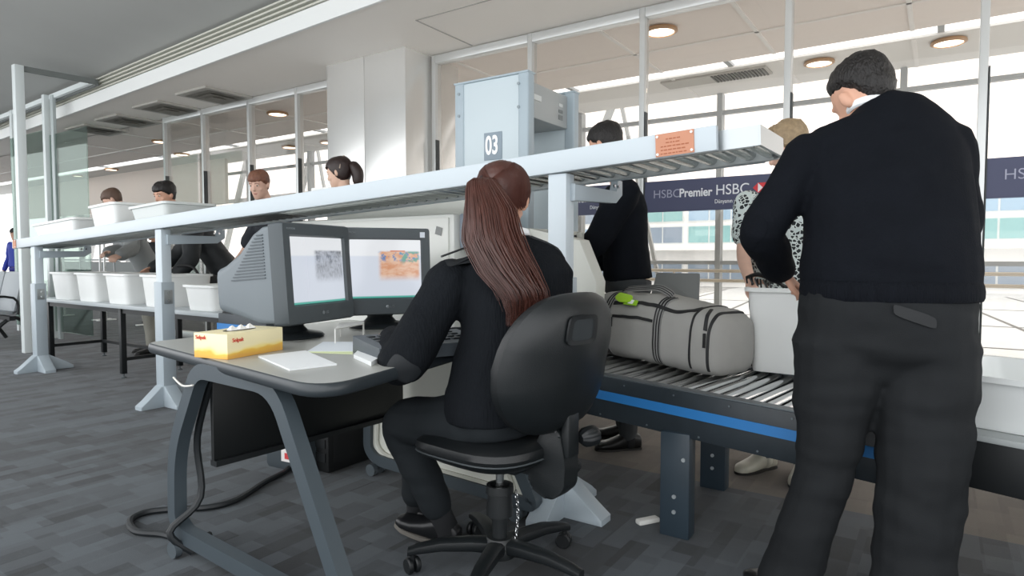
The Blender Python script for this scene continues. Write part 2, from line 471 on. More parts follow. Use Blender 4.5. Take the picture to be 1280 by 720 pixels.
for k in range(16): add_beam(b, (-12 + 1.5 * k, 7.8, .003), (-13.5 + 1.5 * k, 22, .003), .06, .006)
for y in (9.5, 12.5, 16.5): add_beam(b, (-20, y, .003), (8, y, .003), .05, .006)
struct('trim_5', b, mat('paving_joint', '#80807e', .7))

# ------------------------------------------------------------------ ceiling fittings
def vent(p, label):
    t = thing('ceiling_vent', label, 'air vent', (p[0], p[1], 3.0), 0, 'square ceiling vents left of the column')
    b = NB(); s = .3
    add_box(b, (0, 0, -.012), (.62, .62, .024)); obj('frame', b, mat('vent_frame', '#b4b1aa', .5), t)
    for k in range(3):
        b = NB(); w = .48 - .15 * k; z = -.03 - .012 * k
        add_lathe(b, [(w * .5 * 1.414, z - .0), (w * .36 * 1.414, z + .02)], n=4)
        bmesh.ops.rotate(b, verts=b.verts, cent=(0, 0, 0), matrix=Matrix.Rotation(PI / 4, 3, 'Z'))
        obj('louvre', b, mat('vent_louvre', '#7d7a72', .6), t)
    return t
for (x, y), lb in zip([(-7.18, 4.42), (-8.29, 4.47), (-9.5, 4.55), (-10.56, 4.6)],
        ['square ceiling vent nearest the steel column, first of the row', 'square ceiling vent second from the steel column',
         'square ceiling vent third from the steel column', 'square ceiling vent farthest from the steel column']):
    vent((x, y), lb)
def downlight(px, py, label, z=2.995, s=1):
    p = at_z(px, py, z)
    t = thing('ceiling_downlight', label, 'ceiling light', p, 0, 'round downlights beyond the glass')
    b = NB(); add_lathe(b, [(.135 * s, .0), (.14 * s, -.02), (.115 * s, -.03), (.112 * s, -.01), (.11 * s, 0)]); obj('trim_ring', b, mat('lamp_ring', '#b08a63', .4), t)
    b = NB(); add_lathe(b, [(.11 * s, -.012), (.11 * s, -.022), (.0, -.028)]); obj('diffuser', b, LAMP, t)
downlight(826, 37, 'round ceiling downlight by the mullion above the orange notice')
downlight(1024, 77, 'round ceiling downlight beside the standing officer dark hair')
downlight(1186, 51, 'round ceiling downlight above the standing officer right shoulder')
downlight(347, 141, 'round warm downlight above the red haired man')
downlight(362, 183, 'small warm downlight just right of the red haired man head')
downlight(227, 192, 'round warm downlight above the dark haired leaning man')
downlight(201, 176, 'small warm downlight left of the white glazing post')
downlight(410, 177, 'warm downlight partly hidden by the left edge of the column')
downlight(139, 211, 'small pale downlight above the grey suited man')
downlight(97, 219, 'small pale downlight seen through the booth glass', s=.8)
t = thing('vent_grille', 'slatted air grille in the corridor ceiling above the orange notice', 'air vent', (-2.05, 6.95, 3.0))
b = NB(); add_box(b, (0, 0, -.01), (1.1, .3, .02)); obj('frame', b, mat('vent_frame', '#b4b1aa', .5), t)
for k in range(16):
    b = NB(); add_box(b, (.0 + .034 * k, 0, -.024), (.018, .26, .012)); obj('slat', b, mat('vent_dark', '#5d5c58', .6), t)

# ------------------------------------------------------------------ banners on the glass
def logo(parent, x, z, s, y):
    red = mat('logo_red', '#d8343c', .5); wh = mat('logo_white', '#f3f1f2', .5)
    b = NB(); add_box(b, (x, y, z), (2 * s, .002, s * 2)); obj('logo_field', b, wh, parent, True)
    b = NB()
    for tri in ([(-1, 1), (1, 1), (0, 0)], [(-1, -1), (0, 0), (1, -1)]):
        add_prism(b, [(p[0] * s, p[1] * s) for p in tri], (x, y - .001, z), (1, 0, 0), (0, 0, 1), (0, -.002, 0))
    for sx in (-1, 1):
        add_prism(b, [(sx * 1.0 * s, s), (sx * 2 * s, 0), (sx * s, -s)], (x, y - .001, z), (1, 0, 0), (0, 0, 1), (0, -.002, 0))
    obj('logo_mark', b, red, parent, True)
WT = mat('banner_white_text', '#eef0f4', .5); GT = mat('banner_grey_text', '#a9abbf', .5)
def banner(x0, x1, label, texts=True, y=WALLY - .03, shift=0):
    t = thing('bank_banner', label, 'banner', ((x0 + x1) / 2, y, 1.45), 0, 'bank banners along the glass wall')
    b = NB(); add_box(b, ((x0 + x1) / 2, y, 1.545), (x1 - x0, .012, .235)); obj('banner_sheet', b, BANNER, t, True)
    yy = y - .009
    if y > WALLY:
        for xx in (x0 + .03, x1 - .03):
            b = NB(); add_box(b, (xx, y + .02, .83), (.03, .03, 1.66), bev=.003); add_box(b, (xx, y + .02, .01), (.08, .3, .02), bev=.003); obj('stand', b, ALU, t, True)
    if texts:
        w = x1 - x0
        add_text('lettering', 'HSBC', .088, GT, t, face_m((x0 + .08, yy, 1.56), (1, 0, 0), (0, 0, 1)), bold=-.0005, label='thin grey lettering')
        add_text('lettering', 'Premier', .088, WT, t, face_m((x0 + .285, yy, 1.56), (1, 0, 0), (0, 0, 1)), bold=.002, sx=.86, label='bold white lettering')
        add_text('lettering', 'HSBC', .105, WT, t, face_m((x0 + .555, yy, 1.567), (1, 0, 0), (0, 0, 1)), sx=.93, label='large white lettering')
        add_text('lettering', 'Dünyanın yerel bankası', .042, WT, t, face_m((x0 + .55, yy, 1.487), (1, 0, 0), (0, 0, 1)), sx=.8, label='small white slogan')
        logo(t, x0 + .885, 1.57, .034, yy)
    return t
banner(-1.93, -.93, 'dark blue bank banner right of the officer standing side on')
banner(-.87, .15, 'dark blue bank banner mostly hidden behind the man at the rollers')
banner(.21, 1.22, 'dark blue bank banner at the right edge of the photo')
banner(-2.94, -1.98, 'dark blue bank banner between white shelf leg and officer in black')
banner(-11.9, -10.5, 'faded blue bank banner behind the glass booth, nearer the middle', y=5.2)
banner(-13.5, -12.0, 'faded blue bank banner behind the booth at left edge', y=5.2)
# ================================================================== roller shelf (tray return)
sA, sB = at_y(16, 311, 2.51), at_y(896, 187.5, 2.26)
sd = (sB - sA).normalized(); sw = V((-sd.y, sd.x, 0)).normalized(); su = sd.cross(sw); su = su if su.z > 0 else -su
farc = at_z(938, 203, sB.z + .01)
SDEP = max(.42, min(.7, (farc - sB).dot(sw)))
SLEN = (sB - sA).length
def sp(s, w, h): return sA + sd * s + sw * w + su * h
shelf = thing('roller_shelf', 'long raised white rail shelf of steel rollers on three legs across the photo', 'roller shelf', (sA.x, sA.y, 0))
RH = .088
def hull(name, h0=0):
    pass
b = NB(); add_beam(b, sp(0, .012, RH / 2), sp(SLEN, .012, RH / 2), .024, RH, su, bev=.004); obj('front_rail', b, WHITE_M, shelf, True)
b = NB(); add_beam(b, sp(0, SDEP, RH * .42), sp(SLEN + .05, SDEP, RH * .42), .024, RH * .8, su, bev=.004); obj('back_rail', b, GREY_M, shelf, True)
b = NB()
add_beam(b, sp(SLEN - .01, .05, RH * .45), sp(SLEN + .13, .05, RH * .45), .012, RH * .8, su)
add_beam(b, sp(SLEN + .13, .045, RH * .45), sp(SLEN + .13, SDEP - .07, RH * .45), .012, RH * .8, su)
add_beam(b, sp(SLEN + .13, SDEP - .07, RH * .45), sp(SLEN + .05, SDEP, RH * .45), .012, RH * .8, su)
obj('end_guard', b, STEEL if False else mat('satin_steel', '#b9bec0', .3, .7), shelf, True)
b = NB(); add_beam(b, sp(0, .0, RH * .45), sp(0, SDEP, RH * .45), .02, RH * .8, su); obj('end_stop', b, WHITE_M, shelf, True)
b = NB()
for w in (.06, SDEP - .04): add_beam(b, sp(0, w, .02), sp(SLEN + .11, w, .02), .012, .035, su)
obj('inner_channel', b, mat('galvanised', '#9da2a2', .4, .6), shelf, True)
NR = 92
rb = NB(); add_cyl(rb, sp(.06, .065, .035), sp(.06, SDEP - .045, .035), .026, 12)
for w in (.061, SDEP - .043): add_cyl(rb, sp(.06, w, .035), sp(.06, w + .006, .035), .029, 12)
r0 = obj('roller', rb, mat('roller_steel', '#b6bab9', .25, .9), shelf, True)
for k in range(1, NR):
    r = r0.copy(); COL.objects.link(r); r.parent = shelf; r.location = sd * ((SLEN + .02) / (NR - 1) * k)
def notice(s0, s1, label, rows=5):
    b = NB(); add_beam(b, sp(s0, -.003, RH * .5), sp(s1, -.003, RH * .5), .004, RH * .93, su); p = obj('notice_plate', b, ORANGE, shelf, True, label)
    b = NB()
    for s in (s0 + .008, s1 - .008):
        for h in (.012, RH - .012): add_cyl(b, sp(s, -.005, h), sp(s, -.009, h), .005, 8)
    obj('screw', b, mat('screw_white', '#f3f3ef', .4), p, True)
    b = NB(); rnd = random.Random(3)
    for k in range(rows):
        h = RH - .024 - .013 * k; s = s0 + .02 + (.02 if k < 2 else 0)
        while s < s1 - .03 - (.03 if k < 2 else 0):
            l = rnd.uniform(.006, .016); add_beam(b, sp(s, -.0055, h), sp(s + l, -.0055, h), .001, .004, su); s += l + .004
    obj('printing', b, mat('notice_ink', '#a8603f', .6), p, True)
n0 = at_plane(820, 180, sA, sw.cross(V((0, 0, 0))) if False else sw); n1 = at_plane(868, 178, sA, sw)
notice((n0 - sA).dot(sd), (n1 - sA).dot(sd), 'orange printed notice at the right end')
notice(.02, .10, 'orange tag at the far left end', 0)
def shelf_leg(px, py):
    p = at_z(px, py, 0); s = (p - sA).dot(sd); top = sp(s, 0, 0); fy = top.y + .048
    c = V((p.x, fy, 0)); zt = top.z
    m = 0.42
    b = NB(); add_box(b, (c.x, c.y, (zt + .3) / 2), (.086, .07, zt - .3), bev=.004); lg = obj('leg', b, GREY_M if False else WHITE_M, shelf, True)
    b = NB(); add_box(b, (c.x, c.y, zt * .34 + .03), (.105, .095, zt * .68), bev=.005); obj('sleeve', b, GREY_M, lg, True)
    b = NB()
    for ax in (V((1, 0, 0)), V((-1, 0, 0)), V((0, 1, 0)), V((0, -1, 0))):
        L = .215 if abs(ax.x) else (.26 if ax.y > 0 else .205)
        sidev = V((-ax.y, ax.x, 0))
        add_prism(b, [(0, 0), (L, 0), (L, .025), (L - .05, .06), (.06, .15), (0, .16)], c - sidev * .045, ax, ZU, sidev * .09, bev=.004)
    obj('foot', b, GREY_M, lg, True)
    b = NB(); z = zt - .075
    add_prism(b, [(0, -.035), (SDEP - .06, -.02), (SDEP, .02), (SDEP, .085), (SDEP - .05, .085), (SDEP - .06, .03), (0, .035)], c + V((.03, 0, z)), sw, ZU, V((.035, 0, 0)), bev=.003)
    obj('bracket', b, GREY_M, lg, True)
    for z in (zt * .60, zt * .64):
        b = NB(); add_cyl(b, c + V((.056, 0, z)), c + V((.063, 0, z)), .008, 8); obj('bolt', b, STEEL, lg, True)
    for q in (.05, .09):
        b = NB(); add_cyl(b, c + sw * (SDEP - q) + V((.065, 0, zt - .02)), c + sw * (SDEP - q) + V((.073, 0, zt - .02)), .008, 8); obj('bolt', b, STEEL, lg, True)
    b = NB(); add_box(b, (c.x + .054, c.y, zt * .62), (.004, .06, .1), bev=.001); obj('clamp_plate', b, mat('galvanised', '#9da2a2', .4, .6), lg, True)
    return c
LEG3 = shelf_leg(694, 644); shelf_leg(200, 508); shelf_leg(47, 464)

# ================================================================== trays
def tray_mesh(L, W, H, t=.006, taper=.88, dark=False):
    b = NB()
    def rr(l, w, z, r=.05): return [V((p[0], p[1], z)) for p in round_poly([(-l, -w), (l, -w), (l, w), (-l, w)], r, 4)]
    l, w = L / 2, W / 2
    add_loft(b, [rr(l * taper, w * taper, 0), rr(l * (taper + .015), w * (taper + .015), .012), rr(l * .985, w * .985, H - .02), rr(l + .012, w + .012, H - .018), rr(l + .012, w + .012, H),
                 rr(l * .975, w * .975, H - .002), rr(l * taper * .97, w * taper * .97, t)])
    return b
def tray(px, py, z, L, W, H, rz, label, group=None, cat='tray', name='plastic_tray', at=None, mm=None):
    p = at if at is not None else at_z(px, py, z)
    o = obj(name, tray_mesh(L, W, H), mm or TRAYM); o.location = p; o.rotation_euler = (0, 0, rz)
    tag(o, label, cat, group); return o

# ================================================================== preparation table at left
TZ = .667
tb = thing('preparation_table', 'low black framed table with grey top carrying white trays', 'table', (-6, 3.05, 0))
b = NB(); add_prism(b, round_poly([(-7.72, 2.74), (-4.32, 2.70), (-4.32, 3.38), (-7.72, 3.42)], .03), (0, 0, TZ - .032), (1, 0, 0), (0, 1, 0), (0, 0, .032), bev=.006)
obj('table_top', b, mat('table_grey_top', '#aab1b4', .3), tb, True)
for x, y in ((-7.62, 2.82), (-6.07, 2.80), (-4.45, 2.78), (-7.62, 3.32), (-6.07, 3.31), (-4.45, 3.3)):
    b = NB(); add_box(b, (x, y, .34), (.045, .045, .6), bev=.003); lg = obj('leg', b, BLACKM, tb, True)
    b = NB(); add_lathe(b, [(.02, 0), (.022, .01), (.008, .015), (.008, .045)], (x, y, 0), 10); obj('foot', b, mat('foot_grey', '#5b6164', .5), lg, True)
b = NB()
for x in (-7.62, -6.07, -4.45): add_beam(b, (x, 2.82, .17), (x, 3.31, .17), .03, .03)
add_beam(b, (-7.62, 3.31, .17), (-4.45, 3.30, .17), .03, .03); add_beam(b, (-7.62, 2.82, .61), (-4.45, 2.79, .61), .03, .05); add_beam(b, (-7.62, 3.31, .61), (-4.45, 3.30, .61), .03, .05)
obj('frame', b, BLACKM, tb, True)
GT_ = 'white trays standing on the preparation table'
for x, lb in zip((-7.22, -6.68, -6.1, -5.45), ('white tray at far left end of the preparation table', 'white tray second from left on the preparation table',
        'white tray third from left, just left of the middle shelf leg', 'white tray right of the middle shelf leg beside the monitor')):
    o = obj('plastic_tray', tray_mesh(.40, .42, .27), TRAYM); o.location = (x, 2.965, TZ); tag(o, lb, 'tray', GT_)
o = obj('plastic_tray', tray_mesh(.40, .42, .2), TRAYM); o.location = (-4.78, 2.965, TZ); tag(o, 'white tray hidden partly by the left monitor on the table end', 'tray', GT_)
# trays on the roller shelf
def on_shelf(px, L, W, H, label, lift=0, rz=0, mm=None):
    q = at_plane(px, 311 - .14 * (px - 16) - 14, sp(0, SDEP * .5, RH), sw)
    s = (q - sA).dot(sd); p = sp(s, SDEP * .5, .064 + lift)
    o = obj('plastic_tray', tray_mesh(L, W, H), mm or TRAYM); o.matrix_world = Matrix.Translation(p) @ basis(sd, sw, su).to_4x4()
    tag(o, label, 'tray', 'white trays lying on the roller shelf'); return o
on_shelf(95, .95, .38, .14, 'long white tray at the left end of the roller shelf')
on_shelf(158, .46, .38, .20, 'tall white tray on the roller shelf before the grey suited man')
on_shelf(216, .56, .38, .13, 'translucent grey tray on the roller shelf before the dark haired leaning man', mm=mat('grey_tray_plastic', '#d3d8d6', .35))

# ================================================================== x-ray machine
xr = thing('xray_machine', 'white x-ray baggage scanner with square cabinet behind the two monitors', 'baggage scanner', (-3.3, 3.0, 0))
XW = mat('scanner_white', '#e9ebe6', .4)
b = NB(); add_box(b, (-2.78, 2.86, .72), (1.34, .5, 1.18), bev=.015); obj('cabinet', b, XW, xr, True)
b = NB(); add_box(b, (-2.78, 2.607, .95), (1.28, .02, .68), bev=.004); obj('service_panel', b, mat('panel_white', '#eff0ea', .4), xr, True)
b = NB(); add_box(b, (-2.78, 3.0, 1.36), (1.3, .22, .14), bev=.01); obj('top_cover', b, mat('scanner_cream', '#dedfd8', .45), xr, True)
b = NB(); add_box(b, (-2.03, 2.70, 1.22), (.14, .12, .18), bev=.01); obj('control_box', b, mat('grey_blue_box', '#8d97a3', .4), xr, True)
b = NB(); add_box(b, (-1.79, 2.82, .86), (.32, .54, .72), bev=.02); obj('tunnel_section', b, mat('scanner_cream', '#dedfd8', .45), xr, True)
b = NB(); add_box(b, (-1.79, 2.545, 1.155), (.32, .012, .035)); obj('stripe', b, BLUE, xr, True)
b = NB(); add_box(b, (-1.79, 2.545, 1.195), (.32, .012, .03)); obj('trim_band', b, mat('band_brown', '#7d766d', .5), xr, True)
b = NB()   # exit guard: sloping cream hood round the tunnel mouth
add_prism(b, [(-1.63, .585), (-1.30, .585), (-1.275, .97), (-1.36, 1.16), (-1.63, 1.22)], (0, 2.58, 0), (1, 0, 0), (0, 0, 1), (0, .10, 0), bev=.006)
add_prism(b, [(-1.66, .585), (-1.60, .585), (-1.60, 1.215), (-1.66, 1.215)], (0, 3.06, 0), (1, 0, 0), (0, 0, 1), (0, .03, 0), bev=.003)
add_beam(b, (-1.645, 2.6, 1.20), (-1.645, 3.09, 1.20), .03, .04)
obj('exit_hood', b, mat('scanner_hood', '#c9cac2', .45), xr, True)
b = NB()
for k in range(9): add_box(b, (-1.60 + .004 * (k % 2), 2.66 + .05 * k, .86), (.006, .046, .5))
obj('lead_curtain', b, BLACKP, xr, True)
for x in (-3.3, -2.25):
    b = NB(); add_box(b, (x, 2.86, .07), (.12, .42, .14), bev=.01); obj('leg', b, BLACKM, xr, True)
b = NB(); add_prism(b, [(0, .03), (.03, 0), (0, -.03), (-.03, 0)], (-2.2, 2.595, 1.22), (.86, 0, .5), (-.5, 0, .86), (0, -.003, 0)); obj('warning_mark', b, mat('mark_grey', '#8d8f8d', .5), xr, True)

inf = thing('infeed_conveyor', 'short dark conveyor with blue stripe at the near end of the tray table', 'conveyor', (-4.8, 3.0, 0))
p0 = at_y(251, 404, 2.62)
b = NB(); add_box(b, (-4.02, 2.86, p0.z + .0), (.56, .46, .17), bev=.008); obj('side_panel', b, DARKSTEEL, inf, True)
b = NB(); add_box(b, (-4.02, 2.626, p0.z - .008), (.56, .012, .045)); obj('stripe', b, BLUE, inf, True)
b = NB(); add_box(b, (-4.02, 2.86, p0.z + .088), (.54, .4, .012)); obj('belt', b, BLACKP, inf, True)
for y in (2.7, 3.02):
    b = NB(); add_box(b, (-4.02, y, (p0.z - .08) / 2), (.09, .06, p0.z - .08), bev=.004); obj('leg', b, DARKSTEEL, inf, True)

# ================================================================== exit roller conveyor
cA = at_z(750, 470, .583); cB = at_y(1095, 536, 2.285)
cd = (cB - cA).normalized(); cw = V((-cd.y, cd.x, 0)).normalized(); cu = cw.cross(cd); cu = cu if cu.z > 0 else -cu
CW_ = .70
def cp(s, w, h): return cA + cd * s + cw * w + cu * h
S0, S1 = -.42, (cB - cA).length + .12
rc = thing('roller_conveyor', 'dark roller conveyor with blue stripe carrying the grey duffel bag', 'conveyor', (cA.x, cA.y, 0))
for w, nm in ((.02, 'near side panel'), (CW_, None)):
    b = NB(); add_beam(b, cp(S0, w, -.088), cp(S1, w, -.088), .035, .176, cu, bev=.004); sidep = obj('side_panel', b, DARKSTEEL, rc, True)
    b = NB(); add_beam(b, cp(S0, w + (.01 if w < .1 else -.01), .002), cp(S1, w + (.01 if w < .1 else -.01), .002), .045, .008, cu); obj('top_trim', b, mat('edge_trim_grey', '#6a7175', .35, .4), sidep, True)
    if nm:
        b = NB(); add_beam(b, cp(S0, -.0005, -.078), cp(S1, -.0005, -.078), .003, .037, cu); obj('stripe', b, BLUE, sidep, True)
        for k in range(14):
            b = NB(); q = cp(S0 + .1 + k * .11, -.001, -.02 - .14 * (k % 2)); add_cyl(b, q, q - cw * .002, .004, 8); obj('rivet', b, mat('rivet_grey', '#6e777c', .4, .5), sidep, True)
NC = 28
rb = NB(); add_cyl(rb, cp(S0 + .03, .045, -.018), cp(S0 + .03, CW_ - .025, -.018),   .019, 14)
add_cyl(rb, cp(S0 + .03, .045, -.018), cp(S0 + .03, .05, -.018), .012, 8)
r0 = obj('roller', rb, STEEL, rc, True)
for k in range(1, NC):
    r = r0.copy(); COL.objects.link(r); r.parent = rc; r.location = cd * ((S1 - S0 - .06) / (NC - 1) * k)
b = NB(); add_beam(b, cp(S0, CW_ / 2, -.15), cp(S1, CW_ / 2, -.15), CW_ - .06, .01, cu); obj('drip_pan', b, BLACKM, rc, True)
lp = at_z(845, 672, 0)
for (p, bx) in ((V((-.83, 2.40, 0)), .09), (V((-.86, 3.00, 0)), .09)):
    s = (p - cA).dot(cd); z = cp(s, 0, -.16).z
    b = NB(); add_box(b, (p.x, p.y, z / 2), (.115, .075, z), bev=.004); lg = obj('leg', b, mat('leg_blue_grey', '#2f3c46', .42, var=.1), rc, True)
    for dx, zz in ((.0, .10), (.0, .16), (.035, z - .1)):
        b = NB(); add_cyl(b, (p.x + dx, p.y - .0375, zz), (p.x + dx, p.y - .043, zz), .008, 10); obj('bolt', b, mat('bolt_zinc', '#c2c8ca', .35, .6), lg, True)
# white bit of packing on the carpet
o = obj('paper_scrap', add_beam(NB(), at_z(797, 653, .012), at_z(822, 648, .012), .035, .02, bev=.005), mat('white_scrap', '#e4e4df', .6)); tag(o, 'small white wedge lying on the carpet by the conveyor leg', 'scrap'); base_at(o, at_z(808, 651, 0))

# black sided table with trays at the right
e0, e1 = at_z(1195, 541, .54), at_z(1280, 557, .54)
ed = (e1 - e0).normalized(); ew = V((-ed.y, ed.x, 0))
et = thing('end_table', 'black sided table beyond the roller conveyor at right edge', 'table', (e1.x, e1.y, 0))
eo = e0 - ed * .05
b = NB(); add_prism(b, [(0, 0), (1.1, 0), (1.1, .62), (0, .62)], eo + V((0, 0, -.16)), ed, ew, (0, 0, .15), bev=.004); obj('apron', b, mat('black_apron', '#15181a', .5), et, True)
b = NB(); add_prism(b, [(-.0, -.004), (1.1, -.004), (1.1, .63), (0, .63)], eo + V((0, 0, -.012)), ed, ew, (0, 0, .02), bev=.003); obj('table_top', b, mat('edge_grey', '#a9aeae', .4), et, True)
for s, w in ((.9, .08), (.9, .54), (.3, .54)):
    q = eo + ed * s + ew * w; b = NB(); add_box(b, (q.x, q.y, .19), (.06, .06, .38), bev=.004); obj('leg', b, BLACKM, et, True)
q = eo + ed * .44 + ew * .30 + V((0, 0, .01))
FROST = mat('frosted_tray_plastic', '#e8ebea', .35)
tray(0, 0, 0, .98, .50, .17, math.atan2(ed.y, ed.x), 'wide frosted white tray on the black table at right edge', at=q, mm=FROST)

# ================================================================== metal detector gate
gt = thing('metal_detector_gate', 'pale grey walk through metal detector numbered 03', 'metal detector', (-2.36, 3.6, 0))
GP = mat('gate_panel', '#c9d5da', .4); GE = mat('gate_edge', '#a9b7bf', .4)
for y, nm in ((3.315, 1), (3.89, 0)):
    b = NB(); add_box(b, (-2.365, y, 1.1), (.44, .06, 2.18), bev=.006); pn = obj('side_panel', b, GP, gt, True)
    for x in (-2.605, -2.115):
        b = NB(); add_box(b, (x, y, 1.1), (.075, .075, 2.2), bev=.012, seg=3); obj('edge_post', b, GE, pn, True)
    b = NB(); add_box(b, (-2.36, y, 2.196), (.57, .085, .012), bev=.003); obj('cap', b, GE, pn, True)
    if nm:
        b = NB(); yy = y - .03
        add_box(b, (-2.34, yy - .003, 1.775), (.135, .006, .17), bev=.002); pl = obj('number_plate', b, mat('plate_grey_blue', '#8c9aa5', .5), pn, True, 'grey plate with white number 03')
        add_text('numeral', '03', .16, mat('numeral_white', '#ffffff', .5), pl, face_m((-2.395, yy - .008, 1.775), (1, 0, 0), (0, 0, 1)), bold=.004, sx=.62)
        b = NB()
        for x in (-2.605, -2.145):
            for z in (2.13, 1.99): add_cyl(b, (x, y - .037, z), (x, y - .043, z), .01, 8)
        obj('screw', b, mat('screw_grey', '#8c979d', .4), pn, True)
b = NB(); add_box(b, (-2.36, 3.60, 2.06), (.46, .52, .22), bev=.008); hd = obj('header', b, mat('gate_header', '#a7abab', .4), gt, True)
b = NB(); add_box(b, (-2.128, 3.44, 2.08), (.006, .14, .035)); add_box(b, (-2.128, 3.76, 2.09), (.006, .05, .02)); obj('display', b, mat('display_pale', '#ccd0cf', .3), hd, True)
b = NB(); add_box(b, (-2.128, 3.76, 2.05), (.006, .05, .02)); add_box(b, (-2.128, 3.76, 2.01), (.006, .05, .03)); obj('keypad', b, mat('keypad_grey', '#757a7a', .4), hd, True)

# ================================================================== glass booth at left
bo = thing('glass_booth', 'tall white framed glass screen enclosure at the left edge', 'partition', (-9.9, 3.7, 0))
BZ = 3.22
WP = mat('booth_white', '#dfe6e6', .4)
Bp, Kp, Pp, Ap = V((-8.6, 2.95, 0)), V((-8.5, 3.66, 0)), V((-9.86, 3.68, 0)), V((-11.3, 3.80, 0))
for p, s in ((Bp, .09), (Pp, .075), (Ap, .075)):
    b = NB(); add_box(b, (p.x, p.y, BZ / 2), (s, s, BZ), bev=.006); obj('post', b, WP, bo, True)
b = NB(); add_box(b, (Pp.x + .16, Pp.y + .02, 1.6), (.08, .04, 3.2), bev=.004); obj('post', b, mat('booth_grey', '#b6bfbf', .4), bo, True)
b = NB(); add_beam(b, Bp + V((0, 0, BZ - .03)), Kp + V((0, .03, BZ - .03)), .035, .06); obj('beam', b, mat('booth_dark_beam', '#6f7472', .5), bo, True)
b = NB(); add_beam(b, Kp + V((0, 0, BZ - .03)), Ap + V((-2, .1, BZ - .03)), .045, .06); obj('beam', b, WP, bo, True)
b = NB(); add_beam(b, Kp + V((.0, .05, BZ - .035)), Ap + V((-2, .15, BZ - .035)), .04, .07); obj('beam', b, mat('booth_dark_beam', '#6f7472', .5), bo, True)
g1 = at_y(108, 158, 3.70)
b = NB(); add_box(b, ((Pp.x + g1.x) / 2, 3.70, (g1.z + .1) / 2), (g1.x - Pp.x, .014, g1.z - .1)); obj('glass_pane', b, GLASSG, bo, True)
b = NB(); add_box(b, ((Ap.x + Pp.x) / 2, 3.74, 1.45), (Pp.x - Ap.x - .1, .014, 2.7)); obj('glass_pane', b, GLASSG, bo, True)
for z in (.55,):
    b = NB(); add_beam(b, (Ap.x, 3.75, z), (g1.x, 3.70, z), .03, .04); obj('rail', b, WP, bo, True)

# ================================================================== waiting seats at the left edge
ws = thing('waiting_seats', 'row of grey padded waiting seats on black beam at left edge', 'bench', (-9.9, 3.1, 0))
for k, x in enumerate((-9.45, -10.02, -10.6)):
    b = NB(); add_prism(b, round_poly([(-.26, 0), (.26, 0), (.27, .50), (-.27, .50)], .05), (x, 3.02, .42), (1, 0, 0), (0, .22, .975), (0, .035, 0), bev=.008); obj('backrest', b, mat('seat_grey', '#959b9f', .55), ws, True)
    b = NB(); add_prism(b, round_poly([(-.26, -.45), (.26, -.45), (.26, .02), (-.26, .02)], .05), (x, 3.02, .40), (1, 0, 0), (0, 1, -.08), (0, 0, .04), bev=.008); obj('seat', b, mat('seat_grey', '#959b9f', .55), ws, True)
for x in (-9.2, -10.3):
    b = NB(); add_tube(b, [(x, 2.55, .02), (x, 2.75, .12), (x, 2.95, .33), (x, 3.1, .33), (x, 3.3, .02)], .022, 8, 4); obj('leg', b, BLACKM, ws, True)
for x in (-9.17, -9.73, -10.3):
    b = NB(); add_tube(b, [(x, 3.06, .40), (x, 3.02, .60), (x, 2.62, .60), (x, 2.68, .40)], .014, 8, 4); obj('armrest', b, BLACKM, ws, True)
b = NB(); add_beam(b, (-9.1, 2.98, .36), (-10.9, 2.98, .36), .06, .05); obj('beam', b, BLACKM, ws, True)
# ================================================================== desk
DZ = .74
def dz(x, y, z=DZ): return at_z(x, y, z)
c_l, c_f, c_r = dz(181, 428), dz(402, 486), dz(545, 440)
dk = thing('desk', 'grey topped desk with rounded black edge carrying two monitors', 'desk', (-1.9, 1.75, 0))
far_r = V((-1.58, 2.42, DZ)); far_l = V((-2.72, 2.42, DZ))
out = round_poly([(c_l.x, c_l.y), (c_f.x, c_f.y), (far_r.x, far_r.y), (far_l.x, far_l.y)], [.05, .16, .06, .06], 8)
inn = [(p[0] * .985 + -2.0 * .015, p[1] * .985 + 1.75 * .015) for p in out]
b = NB(); add_prism(b, inn, (0, 0, DZ - .03), (1, 0, 0), (0, 1, 0), (0, 0, .03)); obj('desk_top', b, mat('desk_laminate', '#a9aaa5', .32, var=.03, vscale=4), dk, True)
b = NB(); rings = []
for a in range(9):
    t = -PI / 2 + PI * a / 8; k = .985 + .015 * math.cos(t)
    rings.append([V((p[0] * k - 2.0 * (1 - k), p[1] * k + 1.75 * (1 - k), DZ - .02 + .0195 * math.sin(t))) for p in out])
add_loft(b, rings); obj('edge_band', b, mat('edge_band_dark', '#30363a', .35), dk, True)
